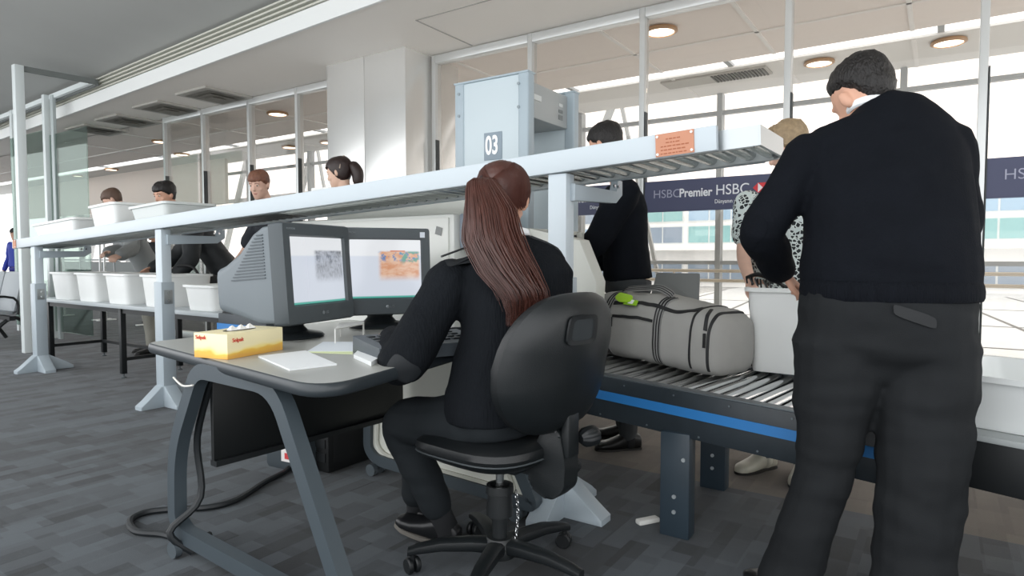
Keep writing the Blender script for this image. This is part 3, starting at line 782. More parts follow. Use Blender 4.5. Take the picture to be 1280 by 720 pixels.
# A-shaped end frames
fp = V((-2.28, 1.24, 0)); fn = V((.07, 1, 0)).normalized(); fx = V((1, -.07, 0)).normalized()
def on_frame(px, py):
    q = at_plane(px, py, fp, fn); return ((q - fp).dot(fx), q.z)
def a_frame(org, infill=False):
    pts2 = [on_frame(*q) for q in ((247, 458), (221, 560), (224, 640), (252, 672))]
    u0, zt = pts2[0][0], DZ - .045
    ur = on_frame(345, 481)[0]; ub = on_frame(427, 724)
    path = [(u0 + .02, zt), (pts2[1][0] - .0, pts2[1][1]), (pts2[2][0] - .015, .12), (pts2[2][0] + .05, .075), (ub[0] + .06, .075), (ub[0] + .03, .13), (ur + .01, zt)]
    path = round_poly(path, [.07, .3, .07, .06, .08, .08, .1], 6)
    b = NB(); add_strip(b, [org + fx * p[0] + ZU * p[1] for p in path], .045, .054, fn, closed=True)
    fr = obj('end_frame', b, DESKG, dk, True)
    for u in (pts2[2][0] + .04, ub[0] - .02):
        b = NB(); q = org + fx * u; add_cyl(b, q + V((-.0, -.05, .03)), q + V((0, -.026, .03)), .03, 16); add_cyl(b, q + V((0, .012, .03)), q + V((0, .03, .03)), .03, 16)
        add_box(b, q + V((.0, 0, .045)), (.03, .02, .035)); obj('castor', b, mat('castor_grey', '#4d555a', .45), fr, True)
    if infill:
        k = V((sum(p[0] for p in path) / len(path), sum(p[1] for p in path) / len(path), 0))
        pl = [((p[0] - k.x) * .97 + k.x, (p[1] - k.y) * .97 + k.y) for p in path]
        b = NB(); add_prism(b, pl, org - fn * .004, fx, ZU, fn * .016); obj('infill_panel', b, CREAM, fr, True, 'cream infill panel')
        pl2 = [((p[0] - k.x) * .84 + k.x, (p[1] - k.y) * .84 + k.y) for p in path]
        b = NB(); add_strip(b, [org - fn * .008 + fx * p[0] + ZU * p[1] for p in pl2], .012, .016, fn, closed=True); obj('infill_bead', b, mat('cream_bead', '#bfbfb4', .45), fr, True)
    return fr
a_frame(fp); a_frame(V((-2.33, 2.25, 0)), True)
b = NB(); add_prism(b, [(1.28, .355), (2.2, .355), (2.2, .70), (1.28, .70)], (-2.20, 0, 0), (.05, 1, 0), (0, 0, 1), (-.018, 0, 0), bev=.003); obj('modesty_panel', b, mat('modesty_black', '#0e1112', .4), dk, True)
b = NB(); add_beam(b, (-2.14, 1.28, .345), (-2.09, 2.2, .345), .04, .02); obj('cable_tray', b, BLACKM, dk, True)
b = NB(); add_tube(b, [on_frame(229, 470)[0] * fx + fp + ZU * on_frame(229, 470)[1] - fn * .034, fp + fx * on_frame(241, 480)[0] + ZU * on_frame(241, 480)[1] - fn * .036, fp + fx * (on_frame(252, 480)[0]) + ZU * on_frame(252, 480)[1] - fn * .03], .0035, 6, 4); obj('cable_tie', b, mat('tie_white', '#dcdad2', .5), dk, True)

# cable hanging by the frame and looping on the carpet
q0 = fp + fx * on_frame(249, 476)[0] + V((0, -.0, .67)) + fn * .05
cps = [q0, fp + fx * .02 + fn * .05 + V((0, 0, .42)), fp + fx * .035 + fn * .05 + V((0, 0, .2)), fp + fx * .02 - fn * .055 + V((0, 0, .10)), at_z(241, 690, .012)]
loop = [at_z(*q, .014) for q in ((262, 668), (240, 678), (205, 668), (170, 664), (163, 650), (185, 640), (225, 636), (262, 634), (295, 625), (330, 603), (358, 588), (364, 575), (352, 566))]
b = NB(); add_tube(b, cps, .013, 8, 5); add_tube(b, loop, .0135, 8, 5)
o = obj('power_cable', b, mat('cable_black', '#1c2023', .5)); tag(o, 'thick black cable hanging by the desk frame and looping on the carpet', 'cable'); base_at(o, loop[2])
# boxes under the desk
p = at_z(425, 590, 0)
pc = thing('computer_tower', 'black upright computer tower standing under the desk', 'computer', (p.x - .11, p.y + .15, 0), 0)
b = NB(); add_box(b, (0, 0, .19), (.19, .42, .37), bev=.008); obj('case', b, mat('tower_black', '#0f1112', .5), pc)
b = NB(); add_box(b, (.097, 0, .2), (.004, .36, .3), bev=.001); obj('side_cover', b, mat('tower_side', '#17191a', .55), pc)
b = NB()
for k in range(4): add_box(b, (0, -.212, .08 + .07 * k), (.15, .006, .045))
obj('front_bay', b, BLACKP, pc)
p = at_z(362, 590, 0)
up_ = thing('power_unit', 'dark grey power unit with small red and white sticker under the desk', 'power unit', (p.x - .03, p.y + .14, 0), .1)
b = NB(); add_loft(b, [[V((x * s, y * s, z)) for x, y in ((-.16, -.13), (.13, -.13), (.13, .13), (-.16, .13))] for s, z in ((.96, 0), (1, .02), (1, .13), (.9, .2), (.5, .23))]); obj('housing', b, mat('power_grey', '#3b4348', .5), up_)
b = NB(); add_box(b, (-.02, -.133, .08), (.06, .004, .07)); st_ = obj('sticker', b, mat('sticker_white', '#e9e4e2', .5), up_)
b = NB(); add_box(b, (-.008, -.136, .075), (.032, .003, .03)); obj('sticker_mark', b, mat('sticker_red', '#cc3d40', .5), st_)

# ------------------------------------------------------------------ monitors
BEZ = mat('monitor_bezel', '#454c50', .42, bump=.03, scale=500); CAB = mat('monitor_cabinet', '#6d757a', .5, bump=.04, scale=500)
def screen_mat(name, colour):
    m = bpy.data.materials.new(name); m.use_nodes = True; nt = m.node_tree; b = nt.nodes['Principled BSDF']; L = nt.links.new
    tc = nt.nodes.new('ShaderNodeTexCoord'); sx = nt.nodes.new('ShaderNodeSeparateXYZ'); L(tc.outputs['Generated'], sx.inputs[0])
    def mth(op, x, y=0, z=0, cl=False):
        q = nt.nodes.new('ShaderNodeMath'); q.operation = op; q.use_clamp = cl
        for i, s in enumerate((x, y, z)):
            if isinstance(s, (int, float)): q.inputs[i].default_value = s
            else: L(s, q.inputs[i])
        return q.outputs[0]
    X, Z = sx.outputs[0], sx.outputs[2]
    def sm(v, a, bb):
        q = nt.nodes.new('ShaderNodeMapRange'); q.interpolation_type = 'SMOOTHSTEP'; L(v, q.inputs[0]); q.inputs[1].default_value = a; q.inputs[2].default_value = bb; return q.outputs[0]
    def mul(*a):
        r = a[0]
        for s in a[1:]: r = mth('MULTIPLY', r, s)
        return r
    x0, x1, z0, z1 = (.43, .98, .34, .80) if not colour else (.40, .97, .32, .80)
    box = mul(sm(X, x0 - .03, x0 + .05), mth('SUBTRACT', 1, sm(X, x1 - .02, x1 + .03)), sm(Z, z0 - .06, z0 + .10), mth('SUBTRACT', 1, sm(Z, z1 - .02, z1 + .02)))
    def noise_(s, sc=(1, 1, 1), det=5):
        mp = nt.nodes.new('ShaderNodeMapping'); mp.inputs['Scale'].default_value = sc; L(tc.outputs['Generated'], mp.inputs[0])
        n = nt.nodes.new('ShaderNodeTexNoise'); n.inputs['Scale'].default_value = s; n.inputs['Detail'].default_value = det; L(mp.outputs[0], n.inputs['Vector']); return n.outputs[0]
    def mix(f, a, bb):
        q = nt.nodes.new('ShaderNodeMix'); q.data_type = 'RGBA'
        if isinstance(f, (int, float)): q.inputs[0].default_value = f
        else: L(f, q.inputs[0])
        for i, s in ((6, a), (7, bb)):
            if isinstance(s, tuple): q.inputs[i].default_value = s
            else: L(s, q.inputs[i])
        return q.outputs[2]
    bg = mix(sm(Z, .70, .74), lin('#dfe6f2'), lin('#f4f7fb'))
    d = noise_(9, (1, 1, 1.6))
    if not colour:
        streak = noise_(30, (1.6, 1, .18))
        top = sm(Z, .3, .85)
        v = mth('ADD', mth('MULTIPLY', sm(streak, .38, .7), .45), mth('MULTIPLY', sm(d, .42, .68), mth('MULTIPLY', top, .75)))
        blk = mix(mth('MULTIPLY', v, 1, cl=True), lin('#b9bec9'), lin('#41464f'))
        c = mix(mth('MULTIPLY', box, .82), bg, blk)
    else:
        og = mix(sm(d, .35, .7), lin('#f0c3a0'), lin('#dd8f55'))
        bl = mul(sm(Z, .60, .68), sm(noise_(11, (1.4, 1, 1), 3), .52, .60))
        gn = mul(sm(Z, .55, .66), sm(X, .68, .75), sm(noise_(13, (1, 1, 1), 3), .48, .58))
        og = mix(bl, og, lin('#3f78b8')); og = mix(gn, og, lin('#3f9a86'))
        bar = mul(sm(Z, .79, .80), mth('SUBTRACT', 1, sm(Z, .81, .82)), sm(X, .55, .57), mth('SUBTRACT', 1, sm(X, .76, .78)))
        c = mix(mth('MULTIPLY', box, .88), bg, og); c = mix(bar, c, lin('#d87950'))
    c = mix(mth('SUBTRACT', 1, sm(Z, .025, .045)), c, lin('#58b5a6'))
    b.inputs['Base Color'].default_value = (.02, .02, .02, 1); b.inputs['Roughness'].default_value = .15
    L(c, b.inputs['Emission Color']); b.inputs['Emission Strength'].default_value = .88
    return m
def monitor(px, py, ang, tilt, label, colour):
    p = dz(px, py)
    t = thing('crt_monitor', label, 'monitor', p, math.radians(ang) + PI / 2, 'x-ray monitors on the desk')
    # local: -y is the viewing side, x to the viewer's right
    W, H = .425, .405; zc = .265
    T = Matrix.Translation((0, 0, zc)) @ Matrix.Rotation(math.radians(tilt), 4, 'X')
    def put(b): bmesh.ops.transform(b, matrix=T, verts=b.verts); return b
    sw_, sh = .335, .272; so = .012
    def rr(w, h, y, r=.02, dzz=0): return [V((q[0], y, q[1] + dzz)) for q in round_poly([(-w / 2, -h / 2), (w / 2, -h / 2), (w / 2, h / 2), (-w / 2, h / 2)], r, 3)]
    b = NB(); add_loft(b, [rr(W, H, -.10, .012), rr(W + .004, H + .004, -.155, .014), rr(W - .006, H - .006, -.168, .012), rr(sw_ + .014, sh + .014, -.170, .008, so), rr(sw_, sh, -.158, .004, so), rr(sw_, sh, -.13, .004, so)], cap=False)
    obj('bezel', put(b), BEZ, t)
    b = NB(); rs = []
    for k in range(7):
        z = -sh / 2 + sh * k / 6 + so; rs.append([V((sw_ * (i / 8 - .5), -.158 - .004 * (1 - (i / 4 - 1) ** 2), z)) for i in range(9)] + [V((sw_ * (.5 - i / 8), -.14, z)) for i in range(9)])
    add_loft(b, rs); obj('screen', put(b), screen_mat('screen_colour' if colour else 'screen_grey', colour), t, label='lit screen with %s scan of a bag' % ('an orange' if colour else 'a grey'))
    b = NB()
    add_loft(b, [rr(W - .012, H - .012, -.10, .02), rr(W - .016, H - .018, -.06, .02), rr(W - .03, H - .04, .0, .03, -.012), rr(W - .075, H - .13, .10, .04, -.035), rr(W - .11, H - .20, .20, .04, -.045), rr(W - .125, H - .22, .245, .04, -.046)])
    obj('cabinet', put(b), CAB, t)
    for sx_ in (-1, 1):
        b = NB()
        for k in range(15):
            z = -.01 + .0122 * k; y1 = .15 - .0128 * k; pts = []
            for q in range(6):
                y = -.065 + (y1 + .065) * q / 5
                ws_ = [(-.06, W - .016), (0, W - .03), (.10, W - .075), (.2, W - .11)]
                for (ya, wa), (yb, wb) in zip(ws_[:-1], ws_[1:]):
                    if ya - .01 <= y <= yb: ww = wa + (wb - wa) * (y - ya) / (yb - ya)
                pts.append(V((sx_ * (ww / 2 + .001), y, z)))
            add_strip(b, pts, .005, .005, (0, 0, 1))
        obj('vent_rib', put(b), mat('vent_rib_grey', '#4d555a', .5), t)
    b = NB()
    for q in (0,): add_ell(b, (0, -.1705, -.166), (.008, 0, 0), (0, .002, 0), (0, 0, .008), 12, 6)
    lg = obj('badge', put(b), mat('badge_silver', '#8a9094', .3, .6), t)
    M = T @ face_m((.012, -.1715, -.166), (1, 0, 0), (0, 0, 1))
    tx = add_text('badge_text', 'LG', .016, mat('badge_silver', '#8a9094', .3, .6), None, M); tx.parent = t
    M = T @ face_m((-.19, -.1712, .178), (1, 0, 0), (0, 0, 1))
    tx = add_text('model_text', 'FLATRON', .011, mat('model_text_grey', '#7c8387', .4), None, M); tx.parent = t
    if colour:
        b = NB(); add_box(b, (.175, -.1705, .172), (.024, .002, .026)); obj('sticker', put(b), mat('sticker_pale', '#d5dbe4', .5), t)
    b = NB(); add_lathe(b, [(.145, 0), (.15, .006), (.14, .016), (.08, .028), (.06, .05), (.075, .075), (.05, .09)], n=32)
    bmesh.ops.scale(b, vec=(1.0, .95, 1), verts=b.verts); obj('stand', b, mat('monitor_stand', '#24292c', .4), t)
    return t
monitor(362, 421, 12, -4, 'left monitor with grey scan image, its ribbed side toward the tissue box', False)
monitor(475, 408, -33, -4, 'right monitor with orange scan image in front of seated woman', True)

# ------------------------------------------------------------------ desk top items
n0, l0, r0_ = dz(284.5, 450), dz(243, 446.5), dz(338.6, 436.6)
ex = (l0 - n0); lx = ex.length; ex.normalize(); ey = (r0_ - n0); ly = ey.length; ey = (ey - ex * ey.dot(ex)).normalized()
HB = .085
tx_ = thing('tissue_box', 'yellow and cream cardboard tissue box on the desk corner', 'tissue box', n0 + (ex * lx + ey * ly) / 2)
def tissue_mat():
    m = bpy.data.materials.new('tissue_card'); m.use_nodes = True; nt = m.node_tree; b = nt.nodes['Principled BSDF']
    tc = nt.nodes.new('ShaderNodeTexCoord'); s = nt.nodes.new('ShaderNodeSeparateXYZ'); nt.links.new(tc.outputs['Generated'], s.inputs[0])
    n = nt.nodes.new('ShaderNodeTexNoise'); n.inputs['Scale'].default_value = 2.2; nt.links.new(tc.outputs['Generated'], n.inputs['Vector'])
    a = nt.nodes.new('ShaderNodeMath'); a.operation = 'MULTIPLY_ADD'; a.inputs[1].default_value = .5; nt.links.new(n.outputs[0], a.inputs[0]); nt.links.new(s.outputs[2], a.inputs[2])
    r = nt.nodes.new('ShaderNodeValToRGB'); nt.links.new(a.outputs[0], r.inputs[0])
    e = r.color_ramp.elements; e[0].position = .30; e[0].color = lin('#e9b258'); e[1].position = .80; e[1].color = lin('#efe3b8')
    for pos, c in ((.5, '#f0c052'), (.56, '#f7e08a'), (.68, '#f4e6b6')): q = e.new(pos); q.color = lin(c)
    nt.links.new(r.outputs[0], b.inputs['Base Color']); b.inputs['Roughness'].default_value = .4
    return m
b = NB(); add_prism(b, [(0, 0), (lx, 0), (lx, ly), (0, ly)], n0 + ZU * .0, ex, ey, ZU * HB, bev=.002); obj('carton', b, tissue_mat(), tx_, True)
b = NB(); c0 = n0 + ex * lx / 2 + ey * ly / 2 + ZU * (HB + .0004)
add_loft(b, [ring(c0, ex * .03, ey * .07, 20), ring(c0 + ZU * .001, ex * .03, ey * .07, 20)]); obj('slot', b, mat('slot_dark', '#3d372c', .6), tx_, True)
b = NB(); rnd = random.Random(2); c1 = c0 + ZU * .001
for k in range(3):
    a = c1 + ey * (.045 - .04 * k)
    add_loft(b, [[a + ex * -.012 + ey * .02, a + ex * .012 + ey * .012, a + ex * .012 - ey * .012, a - ex * .01 - ey * .012], [a + ZU * .016 + ey * .008 + ex * .006, a + ZU * .012 + ex * .01, a + ZU * .014 - ey * .006 + ex * .002, a + ZU * .017]])
obj('tissue', b, mat('tissue_white', '#f6f5f0', .7), tx_, True)
RDT = mat('carton_red', '#d2503f', .5)
add_text('brand_text', 'Selpak', .019, RDT, tx_, face_m(n0 + ex * lx * .94 + ZU * .070 - ey * .002, -ex, ZU), label='red lettering')
add_text('brand_text', 'Selpak', .019, RDT, tx_, face_m(n0 + ey * .02 + ZU * .062 - ex * .002, ey, ZU), label='red lettering')
PAPER = mat('paper', '#eceff0', .6)
def sheet(pts, label, z=DZ, m=None, th=.003):
    P = [dz(*q, z) for q in pts]; b = NB()
    add_loft(b, [[p + ZU * .0006 for p in P], [p + ZU * th for p in P]]); o = obj('paper_sheet', b, m or PAPER); tag(o, label, 'paper'); base_at(o, P[0]); return o
sheet([(323, 447), (382, 440), (421, 457), (362, 464)], 'white folded papers lying near the front edge of the desk', th=.006)
sheet([(384, 440), (404, 428), (441, 428), (441, 440)], 'printed sheet with pale green strip beside the dark console', m=mat('paper_bluish', '#dfe6ec', .6))
sheet([(384, 441), (388, 438), (441, 438.5), (441, 443)], 'pale yellow green slip under the printed sheet', m=mat('paper_green', '#dfe9b8', .6), th=.002)
sheet([(442, 448), (447, 443), (474, 452), (464, 458)], 'small white pad at the desk edge beside the woman elbow', th=.014)
kb = thing('control_console', 'low dark grey control console under the seated woman hand', 'keyboard', dz(441, 441), 0)
k0, k1 = dz(441, 441), dz(478, 455); kd = (k1 - k0); kl = .42; kd.normalize(); kv = V((-kd.y, kd.x, 0))
b = NB(); add_prism(b, [(0, 0), (.26, 0), (.26, .045), (0, .06)], k0 + ZU * .001, kd, ZU, kv * kl, bev=.003); obj('housing', b, mat('console_grey', '#4f565c', .45), kb, True)
b = NB(); rnd = random.Random(4)
for i in range(9):
    for j in range(4): q = k0 + kd * (.05 + .045 * j) + kv * (.05 + .038 * i) + ZU * (.0605 - .0577 * (.05 + .045 * j)); add_box(b, q + ZU * .002, (.026, .026, .006), basis(kd, kv, ZU), bev=.002)
obj('key', b, mat('key_dark', '#2b3033', .45), kb, True)
st = thing('document_stand', 'small white wire stand on the desk between the two monitors', 'stand', at_z(421, 428, DZ))
q0, q1, q2 = at_z(419, 430, DZ), at_z(424, 424, DZ), at_z(454, 420, DZ); WW = mat('white_wire', '#e6e6e2', .4)
b = NB(); add_tube(b, [q0, q0 + ZU * .058, q2 + ZU * .052, q2], .0028, 6); obj('wire_leg', b, WW, st, True)
b = NB(); add_tube(b, [q1 + V((-.06, .06, 0)), q1 + V((-.06, .06, .058)), q2 + V((-.06, .06, .052)), q2 + V((-.06, .06, 0))], .0028, 6); obj('wire_leg', b, WW, st, True)
b = NB(); add_loft(b, [[q0 + ZU * z, q2 + ZU * (z - .006), q2 + V((-.06, .06, z - .006)), q1 + V((-.06, .06, z))] for z in (.058, .061)]); obj('shelf', b, WW, st, True)

# ================================================================== office chair
CHP = V((-1.235, 1.77, 0)); CHA = math.radians(174) - PI / 2
ch = thing('office_chair', 'black swivel office chair with padded backrest under the seated woman', 'chair', CHP, CHA)
CB = mat('chair_black_plastic', '#15191b', .40, bump=.12, scale=350); CF = mat('chair_black_vinyl', '#131618', .40, bump=.10, scale=260)
b = NB(); add_lathe(b, [(.035, .055), (.055, .06), (.058, .10), (.045, .125)]); hubo = obj('base_hub', b, CB, ch)
for k in range(5):
    a = math.radians(-12 + 72 * k); d = V((math.cos(a), math.sin(a), 0)); s = V((-d.y, d.x, 0))
    b = NB(); rs = []
    for t, w, z, h in ((.03, .034, .095, .026), (.10, .030, .10, .024), (.2, .026, .098, .021), (.28, .022, .085, .017), (.315, .02, .075, .014)):
        rs.append(ring(d * t + ZU * z, s * w, ZU * h, 12, 2.6))
    add_loft(b, rs); lg = obj('base_leg', b, CB, ch)
    b = NB(); c = d * .30 + V((0, 0, .028)); wd = V((math.cos(a + .6), math.sin(a + .6), 0))
    for q in (-1, 1): add_lathe(b, [(.006, -.009), (.024, -.009), (.028, -.004), (.028, .004), (.024, .009), (.006, .009)], c + wd * .014 * q, 16, axis=wd)
    add_cyl(b, c, c + V((0, 0, .045)), .009, 10); add_cyl(b, c - wd * .02, c + wd * .02, .008, 8)
    obj('castor', b, BLACKP, lg)
b = NB(); add_lathe(b, [(.026, .10), (.027, .20), (.045, .20), (.042, .275), (.048, .278), (.046, .305), (.036, .305), (.034, .285)]); obj('column_sleeve', b, CB, ch)
b = NB(); add_lathe(b, [(.014, .2), (.014, .42)]); obj('gas_lift', b, mat('lift_chrome', '#b9bdbd', .2, .95), ch)
b = NB(); add_prism(b, [(-.09, -.14), (.09, -.14), (.11, .12), (-.11, .12)], (0, 0, .385), (1, 0, 0), (0, 1, 0), (0, 0, .045), bev=.01); obj('mechanism', b, CB, ch)
def seat_ring(sx, sy, z, c=(0, .02), p=3.2, dip=0):
    return [V((c[0] + math.copysign(abs(math.cos(t)) ** (2 / p), math.cos(t)) * sx, c[1] + math.copysign(abs(math.sin(t)) ** (2 / p), math.sin(t)) * sy,
              z + .058 - dip * max(0, math.sin(t)) ** 2)) for t in [2 * PI * i / 36 for i in range(36)]]
b = NB(); add_loft(b, [seat_ring(.12, .12, .345), seat_ring(.19, .19, .35, dip=.005), seat_ring(.228, .222, .372, dip=.015), seat_ring(.236, .23, .384, dip=.02)]); obj('seat_shell', b, CB, ch)
b = NB(); add_loft(b, [seat_ring(.236, .23, .386, dip=.02), seat_ring(.242, .236, .40, dip=.022), seat_ring(.238, .232, .42, dip=.024), seat_ring(.215, .21, .436, dip=.026), seat_ring(.15, .15, .438, dip=.022), seat_ring(.05, .05, .436)]); obj('seat_cushion', b, CF, ch)
b = NB(); add_loft(b, [seat_ring(.240, .234, .383, dip=.02), seat_ring(.243, .237, .3855, dip=.02), seat_ring(.240, .234, .388, dip=.02)]); obj('seat_piping', b, mat('piping_grey', '#4a4f52', .4), ch)
# backrest: curved padded shell, leaning back
def back_pt(u, v, off):
    """u -1..1 across, v -1..1 up, off along the thickness (negative = rear)"""
    p = 2.7; r = 1
    wide = .248 + .012 * math.cos((v + .1) * 2) - (.03 * max(0, -v - .3)) - .02 * max(0, v - .4)
    x = u * wide; z = .752 + v * .222
    y = -.285 - .045 * v - .02 * (1 - v * v) + .085 * abs(u) ** 2.2 * (.6 + .4 * (1 - abs(v)))
    return V((x, y + off, z))
def back_loft(b, offs, n=44):
    rings = []
    for sc, off in offs:
        rg = []
        for i in range(n):
            t = 2 * PI * i / n; p = 3.0
            u = math.copysign(abs(math.cos(t)) ** (2 / p), math.cos(t)) * sc; v = math.copysign(abs(math.sin(t)) ** (2 / p), math.sin(t)) * sc
            rg.append(back_pt(u, v, off))
        rings.append(rg)
    add_loft(b, rings)
b = NB(); back_loft(b, [(.15, -.045), (.45, -.045), (.72, -.042), (.88, -.032), (.97, -.012), (1.0, .004), (.99, .008)]); bs = obj('backrest_shell', b, CB, ch)
b = NB(); back_loft(b, [(.985, .006), (1.0, .018), (.985, .036), (.90, .050), (.70, .055), (.4, .056), (.12, .056)]); obj('backrest_cushion', b, CF, ch)
b = NB()   # hand-hold moulding on the shell
rs = []
for sc, off in ((1.0, -.048), (1.0, -.054), (.72, -.052)):
    rs.append([back_pt(-.20 + .27 * q[0] * sc, .52 + .20 * q[1] * sc, off) for q in ring((0, 0, 0), V((1, 0, 0)), V((0, 1, 0)), 20, 5)])
add_loft(b, rs, cap=False); obj('grip_rim', b, mat('grip_black', '#181b1d', .45), bs)
b = NB(); rs = [[back_pt(-.20 + .2 * q[0], .52 + .15 * q[1], o_) for q in ring((0, 0, 0), V((1, 0, 0)), V((0, 1, 0)), 20, 5)] for o_ in (-.0465, -.0505)]
add_loft(b, rs); obj('grip_recess', b, mat('grip_dark', '#2c3134', .4), bs)
b = NB()   # upright bracket behind the seat with its adjusting knob
add_prism(b, round_poly([(-.105, .345), (-.02, .31), (.035, .36), (.04, .44), (.02, .54), (-.04, .56), (-.10, .42)], .02), (-.035, -.255, 0), (0, -1, 0), ZU, (.075, 0, 0), bev=.012)
br = obj('back_bracket', b, CB, ch)
b = NB(); add_box(b, (0, -.17, .39), (.06, .20, .03), bev=.006); add_box(b, (0, -.29, .53), (.06, .03, .14), bev=.006); obj('spine_bar', b, BLACKM, br)
for (c, ax, r) in ((V((.035, -.305, .51)), V((1, -.35, .1)), .03), (V((.04, -.24, .40)), V((1, -.1, 0)), .022)):
    ax = ax.normalized(); b = NB(); s, u = frame_of(ax); rs = []
    for z, k in ((.0, .5), (.01, .8), (.02, 1), (.05, 1.05), (.062, .9), (.064, .3)):
        rs.append([c + ax * z + (s * math.cos(2 * PI * i / 40) + u * math.sin(2 * PI * i / 40)) * r * k * (1 + (.07 if (i // 2) % 2 else 0)) for i in range(40)])
    add_loft(b, rs); obj('knob', b, BLACKP, br)
b = NB(); add_tube(b, [(.1, .0, .35), (.2, -.02, .345), (.27, -.03, .35)], .006, 8, 3, True); obj('lever', b, BLACKM, ch)
b = NB(); ca, cb2 = V((.05, -.03, .27)), V((.03, -.045, .125))
for k in range(12):
    t = k / 11; c = ca.lerp(cb2, t) + V((.012 * math.sin(t * 3), 0, 0)); a = PI / 2 * (k % 2)
    x = V((math.cos(a), math.sin(a), 0)); pts = [c + x * .005 * math.cos(2 * PI * i / 10) + ZU * .009 * math.sin(2 * PI * i / 10) for i in range(11)]
    add_tube(b, pts, .0016, 5)
obj('chain', b, STEEL, ch)

# ================================================================== duffel bag
bA = at_z(735, 442, .60); bB = at_z(884, 474, .578)
bd_ = (bB - bA); BL = bd_.length; bd_.normalize(); bw = V((-bd_.y, bd_.x, 0)).normalized(); bu = bd_.cross(bw); bu = bu if bu.z > 0 else -bu
BW, BH = .34, .315
bag = thing('duffel_bag', 'grey fabric duffel bag with striped straps on the roller conveyor', 'bag', bA + bd_ * BL / 2 + bw * BW / 2)
BF = mat('bag_grey_fabric', '#a09f9b', .75, bump=.25, scale=420, var=.06, vscale=7); BK = mat('bag_black_trim', '#17181a', .6)
def bag_pt(u, t, off=0):
    """u 0..1 along, t angle round the section (0 = rear side, pi/2 top, pi near side)"""
    e = min(1, max(0, (.5 - abs(u - .5)) / .5)); k = 1 - .10 * (1 - min(1, e * 9)) ** 2
    hh = BH * (1 - .10 * max(0, u - .45) / .55 - .02 * math.sin(u * 9)) * (1 - .03 * (1 - min(1, e * 8)))
    p = 4.2; c, s = math.cos(t), math.sin(t)
    x = math.copysign(abs(c) ** (2 / p), c) * (BW / 2 * k + off); z = math.copysign(abs(s) ** (2 / p), s)
    if z > 0: x *= 1 - .20 * z * z
    zz = hh / 2 + z * (hh / 2 * k + off) if z > 0 else hh / 2 + z * (hh / 2)
    lump = .007 * noise.noise(V((u * 6, t * 1.3, 2))) + .003 * noise.noise(V((u * 17, t * 3, 5)))
    return bA + bd_ * (u * BL) + bw * (BW / 2 + x * (1 + lump * 3)) + bu * (max(zz + lump, .002))
b = NB(); rings = []
for i in range(41):
    u = i / 40; rings.append([bag_pt(u, 2 * PI * j / 48) for j in range(48)])
c0 = sum(rings[0], V()) / 48; c1 = sum(rings[-1], V()) / 48
pre = [[c0 + (p - c0) * s - bd_ * d for p in rings[0]] for s, d in ((.2, .022), (.7, .018), (.93, .01))]
post = [[c1 + (p - c1) * s + bd_ * d for p in rings[-1]] for s, d in ((.95, .012), (.75, .026), (.2, .034))]
add_loft(b, pre + rings + post); obj('body', b, BF, bag, True)
def band(b, f, ts, half, off, n=24, along_u=False):
    rs = []
    for i in range(n + 1):
        q = f(i / n); u, t = q
        if along_u: rs.append([bag_pt(u, t - half, off), bag_pt(u, t + half, off), bag_pt(u, t + half, off - .004), bag_pt(u, t - half, off - .004)])
        else: rs.append([bag_pt(u - half, t, off), bag_pt(u + half, t, off), bag_pt(u + half, t, off - .004), bag_pt(u - half, t, off - .004)])
    add_loft(b, rs)
STRAPG = mat('strap_grey', '#8d8d8b', .7, bump=.2, scale=300)
for u0 in (.175, .62):
    b = NB(); band(b, lambda s: (u0 - .012 * math.sin(s * PI), PI * 1.30 - s * PI * .75), 0, .031, .005); st = obj('strap', b, STRAPG, bag, True)
    b = NB()
    for o_ in (-.021, 0, .021): band(b, lambda s: (u0 + o_ - .012 * math.sin(s * PI), PI * 1.30 - s * PI * .75), 0, .0042, .0068)
    obj('strap_stripe', b, BK, st, True)
# handle loop across the top
hp = [bag_pt(.175, PI * .55, .008), bag_pt(.22, PI * .55, .018), bag_pt(.34, PI * .52, .026), bag_pt(.47, PI * .52, .026), bag_pt(.58, PI * .55, .016), bag_pt(.62, PI * .58, .008)]
b = NB(); P = smooth_path(hp, 6); rs = []
for i, p in enumerate(P):
    n_ = (bu * .8 - bw * .6).normalized(); s_ = (bw * .8 + bu * .6).normalized()
    rs.append([p + s_ * .02, p - s_ * .02, p - s_ * .02 + n_ * .005, p + s_ * .02 + n_ * .005])
add_loft(b, rs); hd_ = obj('handle', b, STRAPG, bag, True)
b = NB()
for o_ in (-.012, .0, .012): add_tube(b, [p + (bw * .8 + bu * .6).normalized() * o_ + (bu * .8 - bw * .6).normalized() * .006 for p in P], .0022, 6)
obj('handle_stripe', b, BK, hd_, True)
def near_t(h): return PI - math.asin(max(0, 2 * h - 1) ** 2.1)
def hband(b, f, half, off=.006, n=40):
    rs = []
    for i in range(n + 1):
        u, h = f(i / n); rs.append([bag_pt(u, near_t(h - half), off), bag_pt(u, near_t(h + half), off), bag_pt(u, near_t(h + half), off - .004), bag_pt(u, near_t(h - half), off - .004)])
    add_loft(b, rs)
b = NB(); hband(b, lambda s: (.20 + .66 * s, .865 + .10 * max(0, (s - .80) / .20) ** 1.5), .022); obj('zipper', b, BK, bag, True, 'long black zip across the upper side')
b = NB(); hband(b, lambda s: (.225 + .345 * s, .665), .020); obj('zipper', b, BK, bag, True, 'short black pocket zip')
b = NB(); q = bag_pt(.228, near_t(.64), .012); add_beam(b, q, q - bu * .045, .008, .006); obj('zip_pull', b, BK, bag, True)
for u0 in (.865, .985):
    b = NB(); band(b, lambda s: (u0, PI * 1.22 - s * PI * .85), 0, .006, .004); obj('piping', b, BK, bag, True)
b = NB(); band(b, lambda s: (.93 + .035 * s, PI * .62 + s * PI * .33), 0, .010, .005); obj('zipper', b, BK, bag, True, 'black zip on the end pocket')
